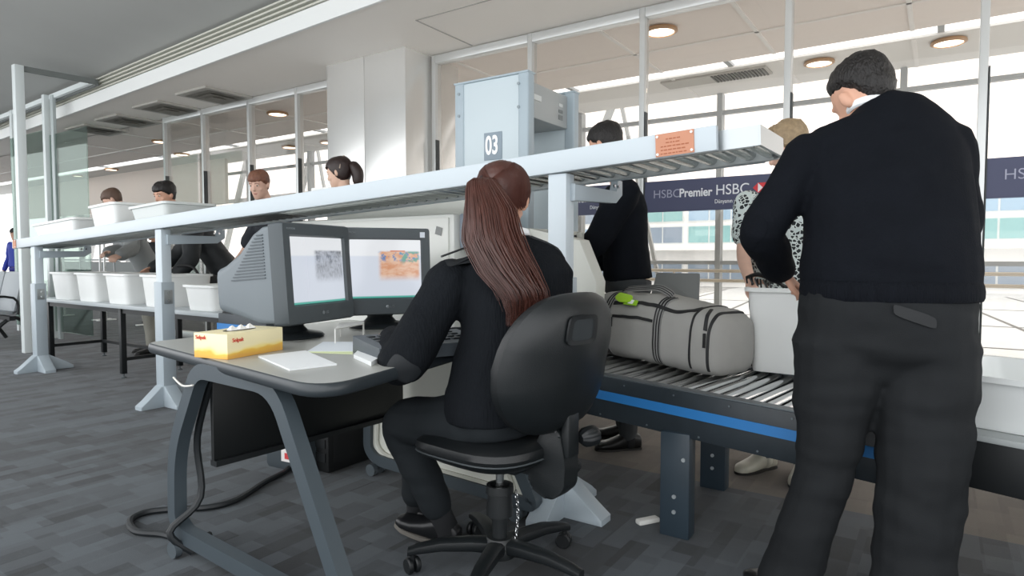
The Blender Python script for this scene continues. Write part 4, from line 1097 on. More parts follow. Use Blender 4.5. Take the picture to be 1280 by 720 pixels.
b = NB(); q = bag_pt(.972, PI * .97, .012); add_beam(b, q, q - bu * .06, .01, .008); obj('zip_pull', b, BK, bag, True)
tagm = mat('luggage_tag_green', '#a6d62a', .4)
g0 = at_plane(775, 366, bag_pt(.18, PI * .72, .03), bw); 
b = NB(); add_prism(b, round_poly([(0, 0), (.095, -.012), (.10, -.05), (.03, -.055), (-.01, -.035)], .015), g0, bd_, (bu * .75 + bw * .65).normalized(), (bu * .65 - bw * .75) * .006, bev=.001); tg = obj('luggage_tag', b, tagm, bag, True, 'bright green luggage tag')
b = NB(); add_prism(b, [(.06, -.025), (.135, -.03), (.14, -.06), (.06, -.06)], g0 - bu * .004, bd_, (bu * .75 + bw * .65).normalized(), (bu * .65 - bw * .75) * .004, bev=.001); obj('tag_flap', b, mat('luggage_tag_dark', '#8fc024', .4), tg, True)
b = NB(); add_prism(b, [(.085, -.032), (.115, -.034), (.115, -.056), (.085, -.055)], g0 - bu * .002, bd_, (bu * .75 + bw * .65).normalized(), (bu * .65 - bw * .75) * .005); obj('tag_card', b, PAPER, tg, True)
# white bin beside the bag and grey lid behind it
tray(0, 0, 0, .34, .46, .37, math.atan2(cd.y, cd.x) + .12, 'white plastic bin under the standing officer hand beside the duffel bag', at=at_z(985, 462, .580) + V((.02, .08, 0)))
o = obj('laptop', add_prism(NB(), round_poly([(0, 0), (.26, 0), (.25, .15), (.02, .15)], .01), at_y(812, 375, 3.12), V((1, -.1, 0)), V((-.02, .35, .93)), V((0, .012, 0)), bev=.003), mat('lid_grey', '#7b7d7c', .4)); tag(o, 'dark grey tilted lid standing behind the duffel bag', 'lid'); base_at(o, at_y(812, 375, 3.12))
# ================================================================== people
HEADP = [(-.120, .012, .066, .012), (-.112, .030, .056, .032), (-.095, .044, .036, .054), (-.07, .055, .020, .071), (-.04, .063, .008, .083), (-.01, .069, 0, .091),
         (.03, .074, -.006, .097), (.06, .073, -.010, .095), (.085, .064, -.012, .083), (.104, .046, -.013, .061), (.115, .024, -.013, .034), (.118, .006, -.013, .01)]
def head_at(z):
    for a, b_ in zip(HEADP[:-1], HEADP[1:]):
        if z <= b_[0]:
            t = max(0, (z - a[0]) / (b_[0] - a[0])); return [a[i] + (b_[i] - a[i]) * t for i in range(1, 4)]
    return HEADP[-1][1:]
class HF:
    """head frame: x to the person's right, y where the face looks, z up"""
    def __init__(s, c, f, tilt=0, roll=0, k=1.0):
        s.c = V(c); f = V(f).normalized(); s.k = k
        r = f.cross(ZU).normalized(); s.f = (f * math.cos(tilt) - ZU * math.sin(tilt)).normalized()
        u = r.cross(s.f).normalized(); s.u = (u * math.cos(roll) + r * math.sin(roll)).normalized(); s.r = s.f.cross(s.u).normalized()
    def p(s, x, y, z): return s.c + (s.r * x + s.f * y + s.u * z) * s.k
    def v(s, x, y, z): return (s.r * x + s.f * y + s.u * z) * s.k
def add_head(b, h):
    add_loft(b, [ring(h.p(0, cy, z), h.v(w, 0, 0), h.v(0, d, 0), 24, 2.15) for z, w, cy, d in HEADP])
    add_loft(b, [ring(h.p(0, y, z), h.v(w, 0, 0), h.v(0, d, 0), 10) for w, d, y, z in ((.006, .012, .080, .022), (.008, .016, .087, .002), (.013, .020, .094, -.022), (.015, .017, .093, -.032), (.008, .01, .085, -.038))])
    for s in (-1, 1):
        add_ell(b, h.p(.030 * s, .078, .026), h.v(.026, 0, 0), h.v(0, .013, 0), h.v(0, 0, .008), 12, 6)
        add_ell(b, h.p(.040 * s, .060, -.028), h.v(.022, 0, 0), h.v(0, .02, 0), h.v(0, 0, .02), 12, 6)
        add_ell(b, h.p(.081 * s, -.012, -.008), h.v(.012, 0, 0), h.v(.004 * s, .017, 0), h.v(.006 * s, 0, .030), 12, 8)
    add_ell(b, h.p(0, .076, -.090), h.v(.02, 0, 0), h.v(0, .016, 0), h.v(0, 0, .015), 12, 6)
def face_parts(h, root, browc, lips='#b5746a'):
    for s in (-1, 1):
        b = NB(); add_ell(b, h.p(.030 * s, .080, .010), h.v(.013, 0, 0), h.v(0, .008, 0), h.v(0, 0, .006), 12, 8); e = obj('eye', b, mat('eye_white', '#e4ddd6', .2), root, True)
        b = NB(); add_ell(b, h.p(.030 * s, .0865, .009), h.v(.006, 0, 0), h.v(0, .003, 0), h.v(0, 0, .006), 10, 6); obj('iris', b, mat('iris_dark', '#33241c', .2), e, True)
        b = NB(); add_tube(b, [h.p(.012 * s, .090, .026), h.p(.03 * s, .091, .033), h.p(.048 * s, .078, .027)], .004 * h.k, 6, 3, flat=.6); obj('eyebrow', b, browc, root, True)
    b = NB(); add_ell(b, h.p(0, .083, -.060), h.v(.024, 0, 0), h.v(0, .011, 0), h.v(0, 0, .004), 12, 6); add_ell(b, h.p(0, .083, -.067), h.v(.019, 0, 0), h.v(0, .011, 0), h.v(0, 0, .0045), 12, 6)
    obj('mouth', b, mat('lips', lips, .45), root, True)
def hair_cap(h, front=.062, side=.0, nape=-.075, thick=.014, name='hair', m=None, root=None, rough=.003, bks=0.0, seed=0, fade=.022):
    b = NB(); rings = []; N, Mz = 56, 34
    for i in range(Mz):
        t = i / (Mz - 1); z = -.118 + .236 * (1 - math.cos(t * PI)) / 2; w, cy, d = head_at(z); rg = []
        for j in range(N):
            a = 2 * PI * j / N; ca, sa = math.cos(a), math.sin(a)
            # hairline height as a function of the direction round the head
            fr = max(0, sa); bk = max(0, -sa)
            if sa > 0: line = side + (front - side) * min(1, fr * 1.5)
            else: line = side + (nape - side) * min(1, max(0, bk - bks) / (.8 - bks * .6))
            line += (noise.noise(V((ca * 9, sa * 9, seed))) + .6 * noise.noise(V((ca * 24, sa * 24, seed + 3)))) * .010
            k = max(0, min(1, (z - line) / fade + .5)); k = k * k * (3 - 2 * k)
            n = noise.noise(V((ca * 5, sa * 5, z * 30 + seed))) * rough + noise.noise(V((ca * 13, sa * 13, z * 70 + seed))) * rough * .8
            off = -.010 + (thick + .010 + n) * k
            rg.append(h.p(ca * (w + off), cy + sa * (d + off), z + max(0, z - .04) / .078 * off))
        rings.append(rg)
    add_loft(b, rings); return obj(name, b, m, root, True)
def add_hand(b, w, d, n, side, curl=.5, k=1.0, spread=.12):
    """w wrist, d along the fingers, n out of the palm, side toward the thumb"""
    w, d = V(w), V(d).normalized(); n = V(n); n = (n - d * n.dot(d)).normalized(); s = d.cross(n).normalized()
    if s.dot(V(side)) < 0: s = -s
    add_loft(b, [ring(w + d * z * k + n * o * k, s * a * k, n * t * k, 12, 2.6) for z, a, t, o in ((-.03, .024, .019, 0), (0, .026, .018, 0), (.03, .036, .016, .002), (.06, .041, .014, .003), (.085, .041, .012, .004), (.093, .038, .008, .004))])
    for i, (o, L) in enumerate(((.030, .072), (.010, .080), (-.010, .074), (-.029, .058))):
        p = w + (d * .085 + s * o + n * .003) * k; ang = 0; dd = (d + s * o * spread * 8).normalized(); pts = [p - d * .012 * k]
        pts.append(p)
        for q, (l, cu) in enumerate(((.44, .5), (.31, .9), (.25, .7))):
            ang += cu * curl * (1 + .12 * i); pts.append(pts[-1] + (dd * math.cos(ang) + n * math.sin(ang)) * L * l * k)
        add_tube(b, pts, [.0095 * k, .009 * k, .0085 * k, .008 * k, .007 * k], 8, 2, True)
    p = w + (d * .025 + s * .026 + n * .006) * k
    t1 = p + (d * .028 + s * .026 + n * .012 * (1 + curl)) * k; t2 = t1 + (d * .028 + s * .008 + n * .014 * curl) * k; t3 = t2 + (d * .022 - s * .002 + n * .012 * curl) * k
    add_tube(b, [p - s * .012 * k, p, t1, t2, t3], [.014 * k, .0135 * k, .011 * k, .0095 * k, .008 * k], 8, 2, True)
def torso(b, secs, o=0.0):
    """secs: (centre, lateral unit vector, half width, half depth) from the seat up to the neck"""
    rs = []; P = [V(s[0]) for s in secs]; n = len(secs)
    for i, (c, lat, w, d) in enumerate(secs):
        ax = (P[min(i + 1, n - 1)] - P[max(i - 1, 0)]).normalized(); lat = V(lat); lat = (lat - ax * lat.dot(ax)).normalized(); fo = ax.cross(lat)
        rs.append(ring(V(c), lat * (w + o), fo * (d + o), 24, 2.35))
    add_loft(b, rs)
def limb(b, pts, rad, o=0.0, n=14):
    add_tube(b, pts, [r + o for r in rad], n, 4, True)
def add_shoe(b, ank, toe, L=.26, k=1.0, up=ZU):
    ank, t = V(ank), V(toe); up = V(up); t = (t - up * t.dot(up)).normalized(); s = t.cross(up).normalized()
    base = ank - up * (.085 * k); rs = []
    for y, w, h, zc in ((-.075, .020, .022, .030), (-.068, .032, .040, .042), (-.03, .036, .052, .052), (.02, .037, .050, .050), (.07, .042, .036, .037), (.12, .046, .028, .028), (.16, .042, .024, .024), (.185, .026, .017, .019), (.193, .010, .008, .014)):
        rs.append(ring(base + (t * y + up * zc) * k, s * w * k, up * h * k, 16, 2.6))
    add_loft(b, rs)
def add_sole(b, ank, toe, k=1.0, up=ZU):
    ank, t = V(ank), V(toe); up = V(up); t = (t - up * t.dot(up)).normalized(); s = t.cross(up).normalized(); base = ank - up * (.085 * k)
    out = [(-.038, -.04), (-.030, -.075), (.030, -.075), (.038, -.04), (.036, .02), (.046, .09), (.044, .15), (.02, .193), (-.02, .193), (-.044, .15), (-.046, .09), (-.036, .02)]
    add_prism(b, round_poly([(p[0] * k, p[1] * k) for p in out], .015), base - up * .004 * k, s, t, up * .016 * k)
def person(name, label, base, J, top=None, bottom=None, skin=SKIN, shoe='#141414', vox=.0085, group=None, legs=True):
    root = thing(name, label, 'person', base, 0, group)
    h = J['head']; S = J['torso']; o_t, o_b = J.get('ot', .012), J.get('ob', .014)
    ra = J.get('ra', (.052, .043, .038, .028)); rl = J.get('rl', (.085, .072, .054, .046, .038))
    b = NB(); add_head(b, h)
    neck = V(S[-1][0]); limb(b, [h.p(0, -.022, -.06), h.p(0, -.03, -.10).lerp(neck, .45), neck - ZU * .02], (.052 * h.k, .053 * h.k, .058 * h.k))
    torso(b, [(q[0], q[1], q[2] - J.get('shrink', .018), q[3] - J.get('shrink', .018)) for q in S[:-1]] + [(S[-1][0], S[-1][1], .058, .056)])
    for a in J['arms']:
        limb(b, [a[0], V(a[0]).lerp(V(a[1]), .5), a[1], a[2]], ra, -.004)
        add_hand(b, *a[2:6], curl=a[6] if len(a) > 6 else .5, k=h.k)
    if legs:
        for l in J['legs']:
            limb(b, [l[0], V(l[0]).lerp(V(l[1]), .5), l[1], V(l[1]).lerp(V(l[2]), .4), l[2]], rl, -.008)
            add_shoe(b, l[2], l[3], k=.66, up=l[4] if len(l) > 4 else ZU)
    me = remeshed(b, J.get('bvox', .006), 4); finish('body', me, skin, root, True, ang=180)
    P = {'root': root}
    if top:
        b = NB(); cut = J.get('tcut', 0)
        torso(b, S[cut:-1] + [(S[-1][0], S[-1][1], J.get('collar', .066), J.get('collar', .066))], o_t)
        for a in J['arms']:
            sl = J.get('sleeve', 1.0)
            rr_ = J.get('rs', tuple(r for r in ra))
            if sl > .99:
                limb(b, [a[0], V(a[0]).lerp(V(a[1]), .5), a[1], V(a[1]).lerp(V(a[2]), .5), V(a[1]).lerp(V(a[2]), .96)], (rr_[0], rr_[1], rr_[2], (rr_[2] + rr_[3]) / 2, rr_[3]), o_t)
            else: limb(b, [a[0], V(a[0]).lerp(V(a[1]), sl * .6), V(a[0]).lerp(V(a[1]), sl)], (rr_[0] + .008, rr_[1] + .012, rr_[1] + .014), o_t)
        for f in J.get('extra_top', []): f(b)
        me = remeshed(b, vox, J.get('tsm', 6)); wrinkle(me, J.get('tw', .006), (8, 8, 10), 3)
        finish(top[0], me, top[1], root, True, ang=180); P['top'] = me
    if bottom:
        b = NB(); nb = J.get('bcut', 3)
        torso(b, S[:nb], o_b)
        for l in J['legs']:
            rb_ = J['rbs'][J['legs'].index(l)] if 'rbs' in J else J.get('rb', rl)
            limb(b, [l[0], V(l[0]).lerp(V(l[1]), .5), l[1], V(l[1]).lerp(V(l[2]), .5), V(l[2]) + (V(l[1]) - V(l[2])).normalized() * J.get('hem', .0)], rb_, o_b)
        for f in J.get('extra_bottom', []): f(b)
        me = remeshed(b, vox, J.get('bsm', 10)); wrinkle(me, J.get('bw', .008), (5, 5, 11), 11)
        finish(bottom[0], me, bottom[1], root, True, ang=180); P['bottom'] = me
    if legs and shoe:
        for l in J['legs']:
            up = l[4] if len(l) > 4 else ZU
            lu = (V(l[1]) - V(l[2])).normalized(); b = NB(); add_tube(b, [V(l[2]) - lu * .045, V(l[2]) + lu * .02, V(l[2]) + lu * .13], [rl[-1] + .006, rl[-1] + .004, rl[-1] + .010], 16, 3, True); obj('sock', b, mat('sock_' + J.get('sock', '#15171a').strip('#'), J.get('sock', '#15171a'), .85), root, True)
            b = NB(); add_shoe(b, l[2], l[3], k=1.0, up=up); me = remeshed(b, .006, 3); s = finish('shoe', me, mat('shoe_' + shoe.strip('#'), shoe, .35), root, True, ang=180)
            b = NB(); add_sole(b, l[2], l[3], up=up); obj('sole', b, mat(J.get('sole', 'sole_dark'), J.get('solec', '#23211f'), .6), s, True)
    return P
def knit(name, c, ribs=1, st=(1, 1, 1), bump=.35, scale=230):
    return mat(name, c, .85, bump=bump, scale=scale, var=.10, vscale=9, spec=.12, stretch=st)

# ------------------------------------------------------------------ the seated woman
def W(x, y, d): return at_d(x, y, d)
SWT = knit('navy_black_sweater', '#15181c', st=(1.0, 1.0, .12), scale=150, bump=.5)
TRS = mat('charcoal_trousers', '#212528', .8, bump=.12, scale=300, var=.08, vscale=5, spec=.15)
HAIRB = mat('auburn_hair', '#4b2a22', .38, bump=.15, scale=90, var=.18, vscale=30, stretch=(1, 1, .12), spec=.6)
cf = V((math.cos(CHA + PI / 2), math.sin(CHA + PI / 2), 0)); cr = V((cf.y, -cf.x, 0))       # chair facing and its right
shf = V((-.72, .69, 0)).normalized(); shr = V((shf.y, -shf.x, 0))
pel = CHP + cf * .0 + V((0, 0, .555))
mid = lambda a, b_, t: (a * (1 - t) + b_ * t).normalized()
n_ = W(641, 303, 2.24)
tw = [(pel - ZU * .06, cr, .165, .12), (pel, cr, .185, .135), (pel.lerp(n_, .22), mid(cr, shr, .2), .172, .125), (pel.lerp(n_, .42) - cf * .02, mid(cr, shr, .5), .160, .115), (pel.lerp(n_, .64) - cf * .03, mid(cr, shr, .8), .172, .118),
      (pel.lerp(n_, .82) - cf * .03, shr, .178, .108), (pel.lerp(n_, .925) - cf * .015, shr, .135, .08), (n_, shr, .058, .055)]
hw = HF(W(629, 252, 2.24), V((-.37, .93, 0)), .14, .03, 1.0)
ls, le, lw = W(563, 352, 2.17), W(504, 452, 2.06), W(492, 424, 2.36)
rs_, re, rw = W(688, 350, 2.31), W(688, 440, 2.46), W(560, 425, 2.62)
kl, al = W(503, 530, 2.40), W(555, 652, 2.42)
kr, ar = W(522, 535, 2.58), W(522, 640, 2.60)
JW = dict(head=hw, torso=tw, arms=[(ls, le, lw, (W(470, 410, 2.55) - lw), -ZU, cr, .5), (rs_, re, rw, (W(520, 420, 2.7) - rw), -ZU, -cr, .5)],
          legs=[(pel - cr * .09 + cf * .03 - ZU * .02, kl, al, cf * .8 - cr * .3, (ZU * .9 - cf * .25).normalized()), (pel + cr * .09 + cf * .03 - ZU * .02, kr, ar, cf, (ZU * .8 + cf * .35 + cr * .0).normalized())],
          ra=(.055, .047, .042, .030), rs=(.066, .066, .064, .042), rl=(.092, .078, .058, .050, .040), rb=(.098, .085, .068, .058, .050), tcut=1, bcut=2, ot=.016, ob=.012, hem=.075, collar=.058, shrink=.03, sole='sole_pale', solec='#6e6a64', tw=.007)
def wh(b): torso(b, [(pel - ZU * .015, cr, .19, .14), (pel + ZU * .0, cr, .195, .145), (pel.lerp(n_, .10), cr, .192, .142), (pel.lerp(n_, .16), cr, .18, .13)], .012)
JW['extra_top'] = [wh]
PW = person('seated_person', 'woman with long auburn ponytail in black sweater seated at the monitors', (CHP.x, CHP.y, 0), JW, ('sweater', SWT), ('trousers', TRS), shoe='#17181a')
rt_ = PW['root']
PATCH = mat('sweater_patch_cloth', '#181c20', .7, bump=.06, scale=300)
ad = (le - ls).normalized(); ao = (le - (ls + lw) / 2).normalized()
decal(rt_, PW['top'], le + ao * .09, ad, ad.cross(ao), .085, .060, .003, 'elbow_patch', PATCH)
decal(rt_, PW['top'], ls.lerp(n_, .30) + ZU * .09 - shf * .02, (n_ - ls).normalized(), shf, .105, .085, .003, 'shoulder_patch', PATCH, p=4)
decal(rt_, PW['top'], rs_.lerp(n_, .30) + ZU * .09 - shf * .02, (n_ - rs_).normalized(), shf, .105, .085, .003, 'shoulder_patch', PATCH, p=4)
b = NB(); e0_, e1_ = ls + ZU * .082 + shr * -.03, n_ + V((0, 0, -.012)) - shr * .075; s_ = shf
add_loft(b, [[p + s_ * .024 * k, p - s_ * .024 * k, p - s_ * .022 * k + ZU * .006, p + s_ * .022 * k + ZU * .006] for p, k in ((e0_, 1), (e0_.lerp(e1_, .5) + ZU * .012, .95), (e1_ + ZU * .012, .7))])
obj('epaulette', b, mat('epaulette_black', '#15181b', .6), rt_, True)
b = NB(); c_ = n_ + ZU * .028; add_tube(b, [c_ + (shr * math.cos(a) * .054 + shf * math.sin(a) * .054) + ZU * (.012 * math.sin(a) * -1) for a in [2 * PI * i / 24 for i in range(25)]], .007, 8, flat=1.8); obj('shirt_collar', b, mat('shirt_white', '#eceef0', .6), rt_, True)
# hair: cap plus a pony tail made of many locks
hr = hair_cap(hw, .058, .034, -.082, .016, 'hair', HAIRB, rt_, .002, bks=.42)
tie = hw.p(-.034, -.108, .045)
b = NB(); add_tube(b, [tie + (hw.v(1, 0, 0) * math.cos(a) + hw.v(0, .35, 1) * math.sin(a)) * .024 for a in [2 * PI * i / 16 for i in range(17)]], .007, 8); obj('hair_tie', b, mat('hair_tie_dark', '#2a1a18', .6), hr, True)
cen = [tie, tie + hw.v(-.008, -.036, -.012), W(612, 262, 2.06), W(616, 300, 2.03), W(634, 340, 2.02), W(652, 375, 2.02), W(640, 418, 2.03)]
cp_ = smooth_path(cen, 6); rad = lerp_list([.024, .044, .078, .092, .090, .070, .012], len(cp_)); rnd = random.Random(11)
b = NB()
for i in range(1200):
    a = rnd.uniform(0, 2 * PI); q = math.sqrt(rnd.random()); L = rnd.uniform(.55, 1.0) ** .8; dr = rnd.uniform(-.010, .024) if rnd.random() < .8 else rnd.uniform(-.02, .045)
    pts = []; n2 = max(6, int(len(cp_) * L))
    for j in range(0, n2, 2):
        t = j / (len(cp_) - 1); r = rad[j] * q
        pts.append(cp_[j] + RT * math.cos(a + t * .5) * r + (FH * .55 * math.sin(a + t * .5) - FH * .12 * (q < .5)) * r + RT * dr * t * t + (ZU * .004 + RT * .005) * math.sin(i + 5 * t + i % 7))
    add_tube(b, pts, [.0018, .0024, .0023, .0018, .0005], 5, mi=0 if i % 5 else 1)
obj('ponytail', b, [HAIRB, mat('auburn_hair_light', '#6b4030', .35, spec=.6)], hr, True)
b = NB()   # locks combed back from the brow to the tie
for i in range(520):
    az = rnd.uniform(-1.0, 1.0) * 2.35; el0 = rnd.uniform(.0, .06)
    x0, y0 = math.sin(az), math.cos(az); zz = .062 - .10 * (1 - y0) * .55 - rnd.random() * .02
    pts = []
    for k in range(9):
        t = k / 8; z = zz + (.045 - zz) * t + .075 * math.sin(PI * t) * max(.05, (.35 + .65 * y0)) * rnd.uniform(.85, 1.0)
        z = min(z, .112); w, cy, d = head_at(z); ang = az + ((-PI * .94 if az < 0 else PI * 1.06) - az) * t
        pts.append(hw.p(math.sin(ang) * (w + .0200), cy + math.cos(ang) * (d + .0200), z + max(0, z - .04) / .078 * .014))
    add_tube(b, pts + [tie], [.0010, .0022, .0022, .0022, .0022], 4)
obj('hair_locks', b, HAIRB, hr, True)

# ------------------------------------------------------------------ the standing officer
MSW = knit('officer_black_sweater', '#101319', bump=.3, scale=260); MTR = mat('officer_trousers', '#222426', .8, bump=.15, scale=350, var=.10, vscale=5, spec=.15)
HB = mat('dark_brown_hair', '#130e0c', .42, bump=.9, scale=170, var=.35, vscale=90, stretch=(1, 1, .35))
mr, mf = (RT * .985 - FH * .17).normalized(), None
mf = ZU.cross(mr).normalized()
mf = -mf if mf.dot(FH) < 0 else mf
T = [(W(1096, 472, 1.93), mr, .13, .08), (W(1101, 432, 1.92), mr, .222, .145), (W(1106, 392, 1.92), mr, .226, .155), (W(1109, 366, 1.92), mr, .222, .150), (W(1110, 338, 1.925), mr, .230, .160), (W(1110, 300, 1.94), mr, .222, .15), (W(1106, 245, 1.98), mr, .218, .14),
     (W(1102, 190, 2.02), mr, .225, .118), (W(1101, 160, 2.04), mr, .195, .088), (W(1096, 143, 2.05), mr, .125, .072), (W(1088, 132, 2.06), mr, .062, .062)]
hm = HF(W(1080, 123, 2.09), FH - RT * .16, .50, -.17, 1.05)
JM = dict(head=hm, torso=T, arms=[(W(1012, 196, 2.04), W(952, 288, 2.06), W(974, 338, 2.22), W(1004, 362, 2.27) - W(974, 338, 2.22), V((-.3, .2, -.9)), RT, .35), (W(1184, 184, 1.99), W(1194, 284, 1.99), W(1120, 330, 2.25), W(1080, 345, 2.35) - W(1120, 330, 2.25), -ZU, -RT, .5)],
          legs=[(W(1050, 432, 1.94), W(1034, 575, 1.96), W(985, 725, 2.03), FH - RT * .35), (W(1158, 432, 1.89), W(1150, 595, 1.87), W(1135, 765, 1.86), FH + RT * .1)],
          ra=(.05, .045, .042, .030), rs=(.066, .058, .056, .042), rl=(.085, .072, .058, .05, .040), rbs=((.124, .094, .070, .066, .076), (.126, .116, .104, .094, .090)), tcut=3, bcut=4, ot=.015, ob=.016, hem=-.01, collar=.058, tw=.006, bw=.010, shrink=.06)
PM = person('standing_officer', 'man in black sweater and charcoal trousers standing with his back turned at the conveyor', (-.22, 1.95, 0), JM, ('sweater', MSW), ('trousers', MTR), shoe='#121314')
rm = PM['root']
b = NB(); add_loft(b, [ring(W(1109.5, y, 1.918), mr * (.232 + o), mf * (.163 + o), 64, 2.35) for y, o in ((350, .0), (352, .006), (356, .009), (362, .011), (370, .010), (374, .006), (375, -.004))], cap=False); obj('waistband', b, knit('waistband_rib', '#0f1218', st=(8, 8, .2), scale=30, bump=.6), rm, True)
hair_cap(hm, .066, .042, -.050, .013, 'hair', HB, rm, .003, bks=.15, seed=4, fade=.055)
b = NB(); c_ = W(1086, 137, 2.06) + ZU * .006
add_tube(b, [c_ + mr * .057 * math.cos(a) + mf * .055 * math.sin(a) + ZU * (.016 * -math.sin(a)) for a in [2 * PI * i / 28 for i in range(29)]], .009, 8, flat=1.6); obj('shirt_collar', b, mat('shirt_white', '#eceef0', .6), rm, True)
a_ = JM['arms'][0]; ad = (V(a_[1]) - V(a_[0])).normalized(); ao = (V(a_[1]) - (V(a_[0]) + V(a_[2])) / 2).normalized()
decal(rm, PM['top'], V(a_[1]) + ao * .09, ad, ad.cross(ao), .085, .065, .003, 'elbow_patch', MSW)
decal(rm, PM['bottom'], W(1190, 399, 1.6), (RT - UP * .38), UP, .055, .016, .007, 'pocket_flap', mat('pocket_flap_cloth', '#232527', .8), p=5, push=FW)

# ------------------------------------------------------------------ passenger beyond the conveyor
def print_mat():
    m = bpy.data.materials.new('printed_tee'); m.use_nodes = True; nt = m.node_tree; b = nt.nodes['Principled BSDF']; L = nt.links.new
    tc = nt.nodes.new('ShaderNodeTexCoord')
    v = nt.nodes.new('ShaderNodeTexVoronoi'); v.feature = 'DISTANCE_TO_EDGE'; v.inputs['Scale'].default_value = 55; L(tc.outputs['Object'], v.inputs['Vector'])
    w = nt.nodes.new('ShaderNodeTexVoronoi'); w.inputs['Scale'].default_value = 55; L(tc.outputs['Object'], w.inputs['Vector'])
    r = nt.nodes.new('ShaderNodeValToRGB'); r.color_ramp.interpolation = 'CONSTANT'; L(v.outputs['Distance'], r.inputs[0])
    r.color_ramp.elements[0].color = lin('#d9e2df'); r.color_ramp.elements[1].position = .10; r.color_ramp.elements[1].color = lin('#20272a')
    s = nt.nodes.new('ShaderNodeSeparateColor'); L(w.outputs['Color'], s.inputs[0]); g = nt.nodes.new('ShaderNodeMath'); g.operation = 'GREATER_THAN'; g.inputs[1].default_value = .72; L(s.outputs[0], g.inputs[0])
    mx = nt.nodes.new('ShaderNodeMix'); mx.data_type = 'RGBA'; L(g.outputs[0], mx.inputs[0]); L(r.outputs[0], mx.inputs[6]); mx.inputs[7].default_value = lin('#cdd8d6')
    L(mx.outputs[2], b.inputs['Base Color']); b.inputs['Roughness'].default_value = .8; return m
def stand(feet, height, face, lean=0, side=0, k=None, hands=None, spread=.09, wide=1.0, headtilt=.5, headface=None, curl=.6):
    """joints of a standing figure at the floor point feet, leaning by lean metres toward face"""
    k = k or height / 1.75; f = V(face).normalized(); r = V((f.y, -f.x, 0)); F = V(feet)
    pelv = F + ZU * (.93 * k); nb = pelv + ZU * (.52 * k) + f * lean * .75 + r * side
    if lean: nb.z -= lean * lean * .45
    hc = nb + ZU * (.155 * k) + f * (lean * .22 + .02)
    S = [(pelv - ZU * .08, r, .15 * wide * k, .11 * k), (pelv, r, .168 * wide * k, .12 * k), (pelv.lerp(nb, .2), r, .155 * wide * k, .112 * k), (pelv.lerp(nb, .45), r, .150 * wide * k, .108 * k), (pelv.lerp(nb, .7), r, .168 * wide * k, .12 * k), (pelv.lerp(nb, .86), r, .172 * wide * k, .105 * k), (pelv.lerp(nb, .95), r, .12 * k, .078 * k), (nb, r, .058 * k, .055 * k)]
    arms = []
    for i, s in enumerate((-1, 1)):
        sh = pelv.lerp(nb, .88) + r * s * .185 * wide * k
        hd = V(hands[i]) if hands and hands[i] is not None else sh + f * .10 - ZU * .52 * k + r * s * .06
        dv = hd - sh; D = min(dv.length, .54 * k); hd = sh + dv.normalized() * D; a = .30 * k; bq = .26 * k
        x = (a * a - bq * bq + D * D) / (2 * D); hh = math.sqrt(max(a * a - x * x, 0)); out = (-ZU * .75 + r * s * .5 - f * .4); dn = dv.normalized(); out = (out - dn * out.dot(dn)).normalized()
        el = sh + dn * x + out * hh; dd = (hd - el).normalized()
        arms.append((sh, el, hd, (dd + f * .2), (-ZU * .6 - r * s * .6), -r * s + ZU * .2, curl))
    legs = [(pelv + r * s * .088 * k - ZU * .04, F + r * s * spread + f * .02 + ZU * .50 * k, F + r * s * (spread + .01) + ZU * .085, f + r * s * .25) for s in (-1, 1)]
    return dict(head=HF(hc, headface or f, headtilt, 0, k * .98), torso=S, arms=arms, legs=legs, tcut=1, bcut=2, ot=.017, bvox=.007), k
p = V((-.63, 3.38, 0))
Jp, k = stand(p, 1.70, (-.25, -1, 0), lean=.08, hands=[None, at_d(938, 352, 2.93)], headtilt=.5, headface=V((-.9, -.3, 0)))
# his right arm comes forward to the tray; keep the blond head where the photo shows it
hp_ = Jp['head']; hp_.c = W(985, 186, 3.03)
Jp['sock'] = '#c9c7ba'; Jp['sleeve'] = .55; Jp['tw'] = .004
PP = person('passenger', 'fair haired traveller in black and white printed tee behind the roller conveyor', p, Jp, ('printed_tee', print_mat()), ('jeans', mat('dark_jeans', '#2a3340', .8, var=.15)), SKIN2, shoe='#bdbaab', vox=.009)
hair_cap(hp_, .055, -.02, -.075, .018, 'hair', mat('fair_hair', '#a08a6c', .5, bump=.5, scale=200, var=.2, vscale=50), PP['root'], .006, seed=9)
face_parts(hp_, PP['root'], mat('brow_fair', '#8a7457', .7))
hd = Jp['arms'][1][2]
b = NB(); add_tube(b, [hd + V((.0, -.07, .02)), hd + V((.05, -.07, .035)), hd + V((.11, -.06, .01)), hd + V((.16, -.03, -.02))], [.016, .022, .02, .012], 8, 4, flat=.5)
rnd = random.Random(8)
for i in range(9): add_tube(b, [hd + V((.0 + .012 * i, -.075, .025 - .002 * i)), hd + V((.012 + .012 * i + rnd.uniform(-.01, .01), -.085, -.005 - .004 * i))], .004, 6)
o = obj('wrist_watch', b, mat('strap_black_shiny', '#141517', .25, .3)); tag(o, 'black strap with metal bits held in the traveller hand over the bin', 'watch strap'); base_at(o, hd)

# ------------------------------------------------------------------ officer by the gate, seen side on
p = V((-1.49, 3.42, 0))
Jo, k = stand(p, 1.80, (-.80, -.45, 0), lean=.06, hands=[V((-1.85, 3.15, .98)), V((-1.75, 3.35, 1.00))], headtilt=.35, headface=V((-.9, .1, 0)), wide=1.02)
Jo['head'].c = at_y(757, 183, 3.40) ; Jo['rs'] = (.07, .066, .06, .045)
PO = person('gate_officer', 'dark haired man in black jacket standing between the gate and bank banner', p, Jo, ('jacket', MSW), ('trousers', mat('dark_grey_trousers', '#34383b', .75, var=.08)), SKIN, vox=.010)
hair_cap(Jo['head'], .06, .0, -.07, .016, 'hair', HB, PO['root'], .004, seed=2, fade=.04); face_parts(Jo['head'], PO['root'], HB)
hd = Jo['arms'][0][2]
